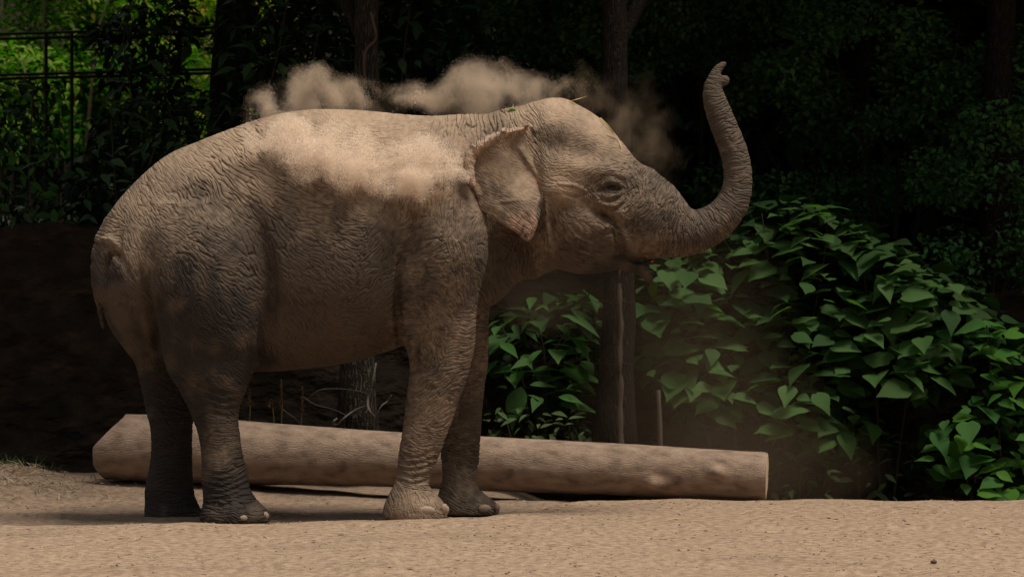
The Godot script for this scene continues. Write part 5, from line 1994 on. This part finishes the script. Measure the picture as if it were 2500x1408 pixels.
# A cloud as bodies of thin fog one inside the other, each adding a little.
func dust_cloud(label: String, puffs: Array, levels: Array, densities: Array, torn: float, size: float, tint: Color) -> Node3D:
	var box := set_puffs(puffs)
	var lo := box.position
	nx = int(box.size.x / size) + 1
	ny = int(box.size.y / size) + 1
	nz = int(box.size.z / size) + 1
	var cloud := PackedFloat32Array()
	cloud.resize(nx * ny * nz)
	var id := 0
	for i in nx:
		for j in ny:
			for k in nz:
				if i > 0 and j > 0 and k > 0 and i < nx - 1 and j < ny - 1 and k < nz - 1:
					cloud[id] = dust_thickness(lo + Vector3(i, j, k) * size, torn)
				id += 1
	var o := thing("dust_cloud", label, "dust", box.get_center())
	o.set_meta("kind", "stuff")
	for level in levels.size():
		var got := nets_of(cloud, lo, size, levels[level])
		var v: PackedVector3Array = got[0]
		if v.size() < 8: continue
		for i in v.size(): v[i] -= o.position
		var fog := FogMaterial.new()
		fog.albedo = tint
		fog.density = densities[level]
		part("dust_puff", arrays_mesh(v, smooth_normals(v, got[1]), PackedVector2Array(), got[1]), fog, o).set_meta("kind", "stuff")
	return o


func nets_of(cloud: PackedFloat32Array, lo: Vector3, size: float, level: float) -> Array:
	var number := PackedInt32Array()
	number.resize(cloud.size())
	var v := PackedVector3Array()
	var index := PackedInt32Array()
	var slab := ny * nz
	var edges := [[0, 1], [2, 3], [4, 5], [6, 7], [0, 2], [1, 3], [4, 6], [5, 7], [0, 4], [1, 5], [2, 6], [3, 7]]
	for ix in range(1, nx - 1):
		for iy in range(1, ny - 1):
			for iz in range(1, nz - 1):
				var id := ix * slab + iy * nz + iz
				var inside_count := int(cloud[id] > level) + int(cloud[id + slab] > level) + int(cloud[id + nz] > level) + int(cloud[id + slab + nz] > level) + int(cloud[id + 1] > level) + int(cloud[id + slab + 1] > level) + int(cloud[id + nz + 1] > level) + int(cloud[id + slab + nz + 1] > level)
				if inside_count == 0 or inside_count == 8: continue
				var c := [level - cloud[id], level - cloud[id + slab], level - cloud[id + nz], level - cloud[id + slab + nz], level - cloud[id + 1], level - cloud[id + slab + 1], level - cloud[id + nz + 1], level - cloud[id + slab + nz + 1]]
				var sum := Vector3.ZERO
				var n := 0
				for e in edges:
					var a: float = c[e[0]]
					var b: float = c[e[1]]
					if (a < 0) == (b < 0): continue
					var p := Vector3(e[0] & 1, (e[0] >> 1) & 1, e[0] >> 2)
					var q := Vector3(e[1] & 1, (e[1] >> 1) & 1, e[1] >> 2)
					sum += p.lerp(q, a / (a - b))
					n += 1
				v.append(lo + (Vector3(ix, iy, iz) + sum / n) * size)
				number[id] = v.size()
	for id in range(slab + nz + 1, nx * slab - slab - nz - 1):
		var n0 := number[id]
		if n0 <= 0: continue
		var c0 := level - cloud[id]
		for axis in 3:
			var c1 := level - cloud[id + (slab if axis == 0 else nz if axis == 1 else 1)]
			if (c0 < 0) == (c1 < 0): continue
			var s1 := nz if axis == 0 else 1 if axis == 1 else slab
			var s2 := 1 if axis == 0 else slab if axis == 1 else nz
			var q1 := number[id - s1]
			var q2 := number[id - s1 - s2]
			var q3 := number[id - s2]
			if q1 <= 0 or q2 <= 0 or q3 <= 0: continue
			if c0 < 0: index.append_array([n0 - 1, q2 - 1, q1 - 1, n0 - 1, q3 - 1, q2 - 1])
			else: index.append_array([n0 - 1, q1 - 1, q2 - 1, n0 - 1, q2 - 1, q3 - 1])
	return [v, index]


func build_dust() -> void:
	var tan_dust := Color(1.0, 0.86, 0.71)
	var dust := plain_material(lin(0.96, 0.82, 0.68), 1.0, 0.0)
	# the puff that rolls down the flank
	var flank := []
	var band := [
		615, 322, 0.40, 26, 665, 330, 0.44, 42, 730, 352, 0.46, 52, 800, 380, 0.50, 54, 870, 400, 0.53, 52, 930, 420, 0.56, 50, 985, 428, 0.55, 46, 1040, 420, 0.52, 42, 1085, 425, 0.48, 34, 1115, 448, 0.47, 22,
		700, 310, 0.36, 34, 730, 315, 0.36, 46, 800, 325, 0.40, 48, 880, 345, 0.46, 46, 950, 365, 0.48, 44, 1020, 370, 0.46, 42, 1070, 385, 0.44, 32, 960, 458, 0.58, 28, 900, 442, 0.57, 30, 760, 392, 0.52, 34, 840, 424, 0.56, 32, 1010, 455, 0.57, 24,
	]
	for i in range(0, band.size(), 4): flank.append_array([band[i], band[i + 1], band[i + 2] + 0.06, band[i + 3], 1.0])
	var rolling := dust_body("dense tan dust puff rolling down the elephant's flank", flank)
	dust_grains(rolling, 30000, 14, 0.36, dust)
	# the plumes above the back
	var plume := dust_cloud("billowing dust plume above the elephant's rump", [
		690, 247, -0.05, 45, 0.83, 740, 231, -0.08, 45, 0.83, 775, 211, -0.08, 38, 0.83, 660, 262, 0, 36, 0.83, 800, 238, -0.08, 45, 0.74, 850, 246, -0.1, 40, 0.69, 615, 278, 0.1, 31, 0.83, 715, 214, -0.08, 33, 0.74, 900, 251, -0.15, 38, 0.6, 960, 247, -0.15, 36, 0.55, 1020, 247, -0.15, 38, 0.6, 575, 292, 0.15, 22, 0.74, 650, 238, -0.05, 26, 0.64, 600, 268, 0.1, 34, 0.6, 660, 254, -0.05, 34, 0.6, 720, 262, -0.05, 34, 0.6, 780, 254, -0.05, 34, 0.6, 840, 262, -0.05, 34, 0.6, 900, 254, -0.05, 34, 0.6, 960, 262, -0.05, 34, 0.6, 1020, 254, -0.05, 34, 0.6, 1080, 262, -0.05, 34, 0.6,
	], [0.07, 0.16, 0.28, 0.42, 0.58, 0.76, 0.95], [0.3, 0.65, 1.0, 1.4, 1.8, 2.2, 2.6], 0.95, 0.014, tan_dust)
	dust_grains(plume, 5200, 24, 0.95, dust, 0.022, 0.003)
	var drift := dust_cloud("thin dust plume drifting up from the elephant's shoulders", [
		1110, 247, -0.1, 53, 0.73, 1160, 222, -0.12, 53, 0.73, 1200, 201, -0.12, 46, 0.69, 1145, 187, -0.12, 40, 0.61, 1240, 236, -0.1, 50, 0.69, 1300, 250, -0.12, 43, 0.57, 1060, 254, -0.1, 40, 0.57, 1350, 243, -0.2, 41, 0.45, 1215, 170, -0.15, 33, 0.53, 1150, 163, -0.15, 26, 0.41, 1270, 205, -0.15, 34, 0.41, 1040, 258, -0.12, 36, 0.55, 1100, 248, -0.12, 36, 0.55, 1160, 258, -0.12, 36, 0.55, 1220, 248, -0.12, 36, 0.55, 1280, 240, -0.12, 36, 0.55, 1340, 216, -0.12, 36, 0.55, 1400, 226, -0.12, 36, 0.55,
	], [0.07, 0.16, 0.28, 0.42, 0.58, 0.76, 0.95], [0.22, 0.45, 0.7, 0.95, 1.2, 1.5, 1.8], 0.95, 0.016, tan_dust)
	dust_grains(drift, 4800, 24, 0.95, dust, 0.024, 0.003)
	dust_cloud("faint dust drifting behind the elephant's forehead", [
		1420, 235, -0.3, 56, 0.6, 1480, 270, -0.3, 66, 0.8, 1540, 320, -0.3, 62, 0.8, 1580, 390, -0.3, 60, 0.7, 1430, 185, -0.3, 50, 0.4, 1620, 320, -0.35, 60, 0.5, 1560, 240, -0.35, 50, 0.4, 1640, 420, -0.3, 50, 0.4,
	], [0.06, 0.16, 0.3, 0.48, 0.7], [0.07, 0.10, 0.13, 0.16, 0.18], 0.95, 0.02, tan_dust)
	# thin haze that hangs low over the sand
	var haze := [
		[1740, 1020, -1.9, 260, 200, 0.5, 0.16, "thin dust haze hanging over the log's right half"], [1900, 1140, -1.7, 260, 110, 0.4, 0.16, "thin dust haze low over the sand at the log's end"], [1680, 760, -1.9, 220, 190, 0.4, 0.12, "faint dust haze before the heart-leaved bush"], [1330, 720, -1.7, 130, 90, 0.4, 0.14, "faint dust haze under the elephant's jaw"],
	]
	for h in haze:
		var o := thing("dust_haze", h[7], "dust", at(h[0], h[1], h[2]))
		o.set_meta("kind", "stuff")
		for k in 6:
			var f := FogVolume.new()
			f.name = part_name("dust_bank", o)
			f.shape = RenderingServer.FOG_VOLUME_SHAPE_ELLIPSOID
			var share := 1.25 - 0.19 * k
			f.size = Vector3(metres(h[3], h[2]) * 2, metres(h[4], h[2]) * 2, h[5] * 2) * share
			var fog := FogMaterial.new()
			fog.albedo = tan_dust
			fog.density = h[6] / 10.0
			f.material = fog
			f.position = Vector3(rng.randf_range(-0.1, 0.1), -0.02 * k, 0.02 * k)
			f.set_meta("kind", "stuff")
			o.add_child(f, true)


func _ready() -> void:
	rng.seed = 7
	set_stage()
	var clock := Time.get_ticks_msec()
	build_ground()
	build_log()
	build_trees()
	build_clearing_beyond()
	print("setting ", Time.get_ticks_msec() - clock)
	build_elephant()
	clock = Time.get_ticks_msec()
	build_bushes()
	build_small_things()
	print("plants ", Time.get_ticks_msec() - clock)
	clock = Time.get_ticks_msec()
	build_dust()
	print("dust ", Time.get_ticks_msec() - clock)
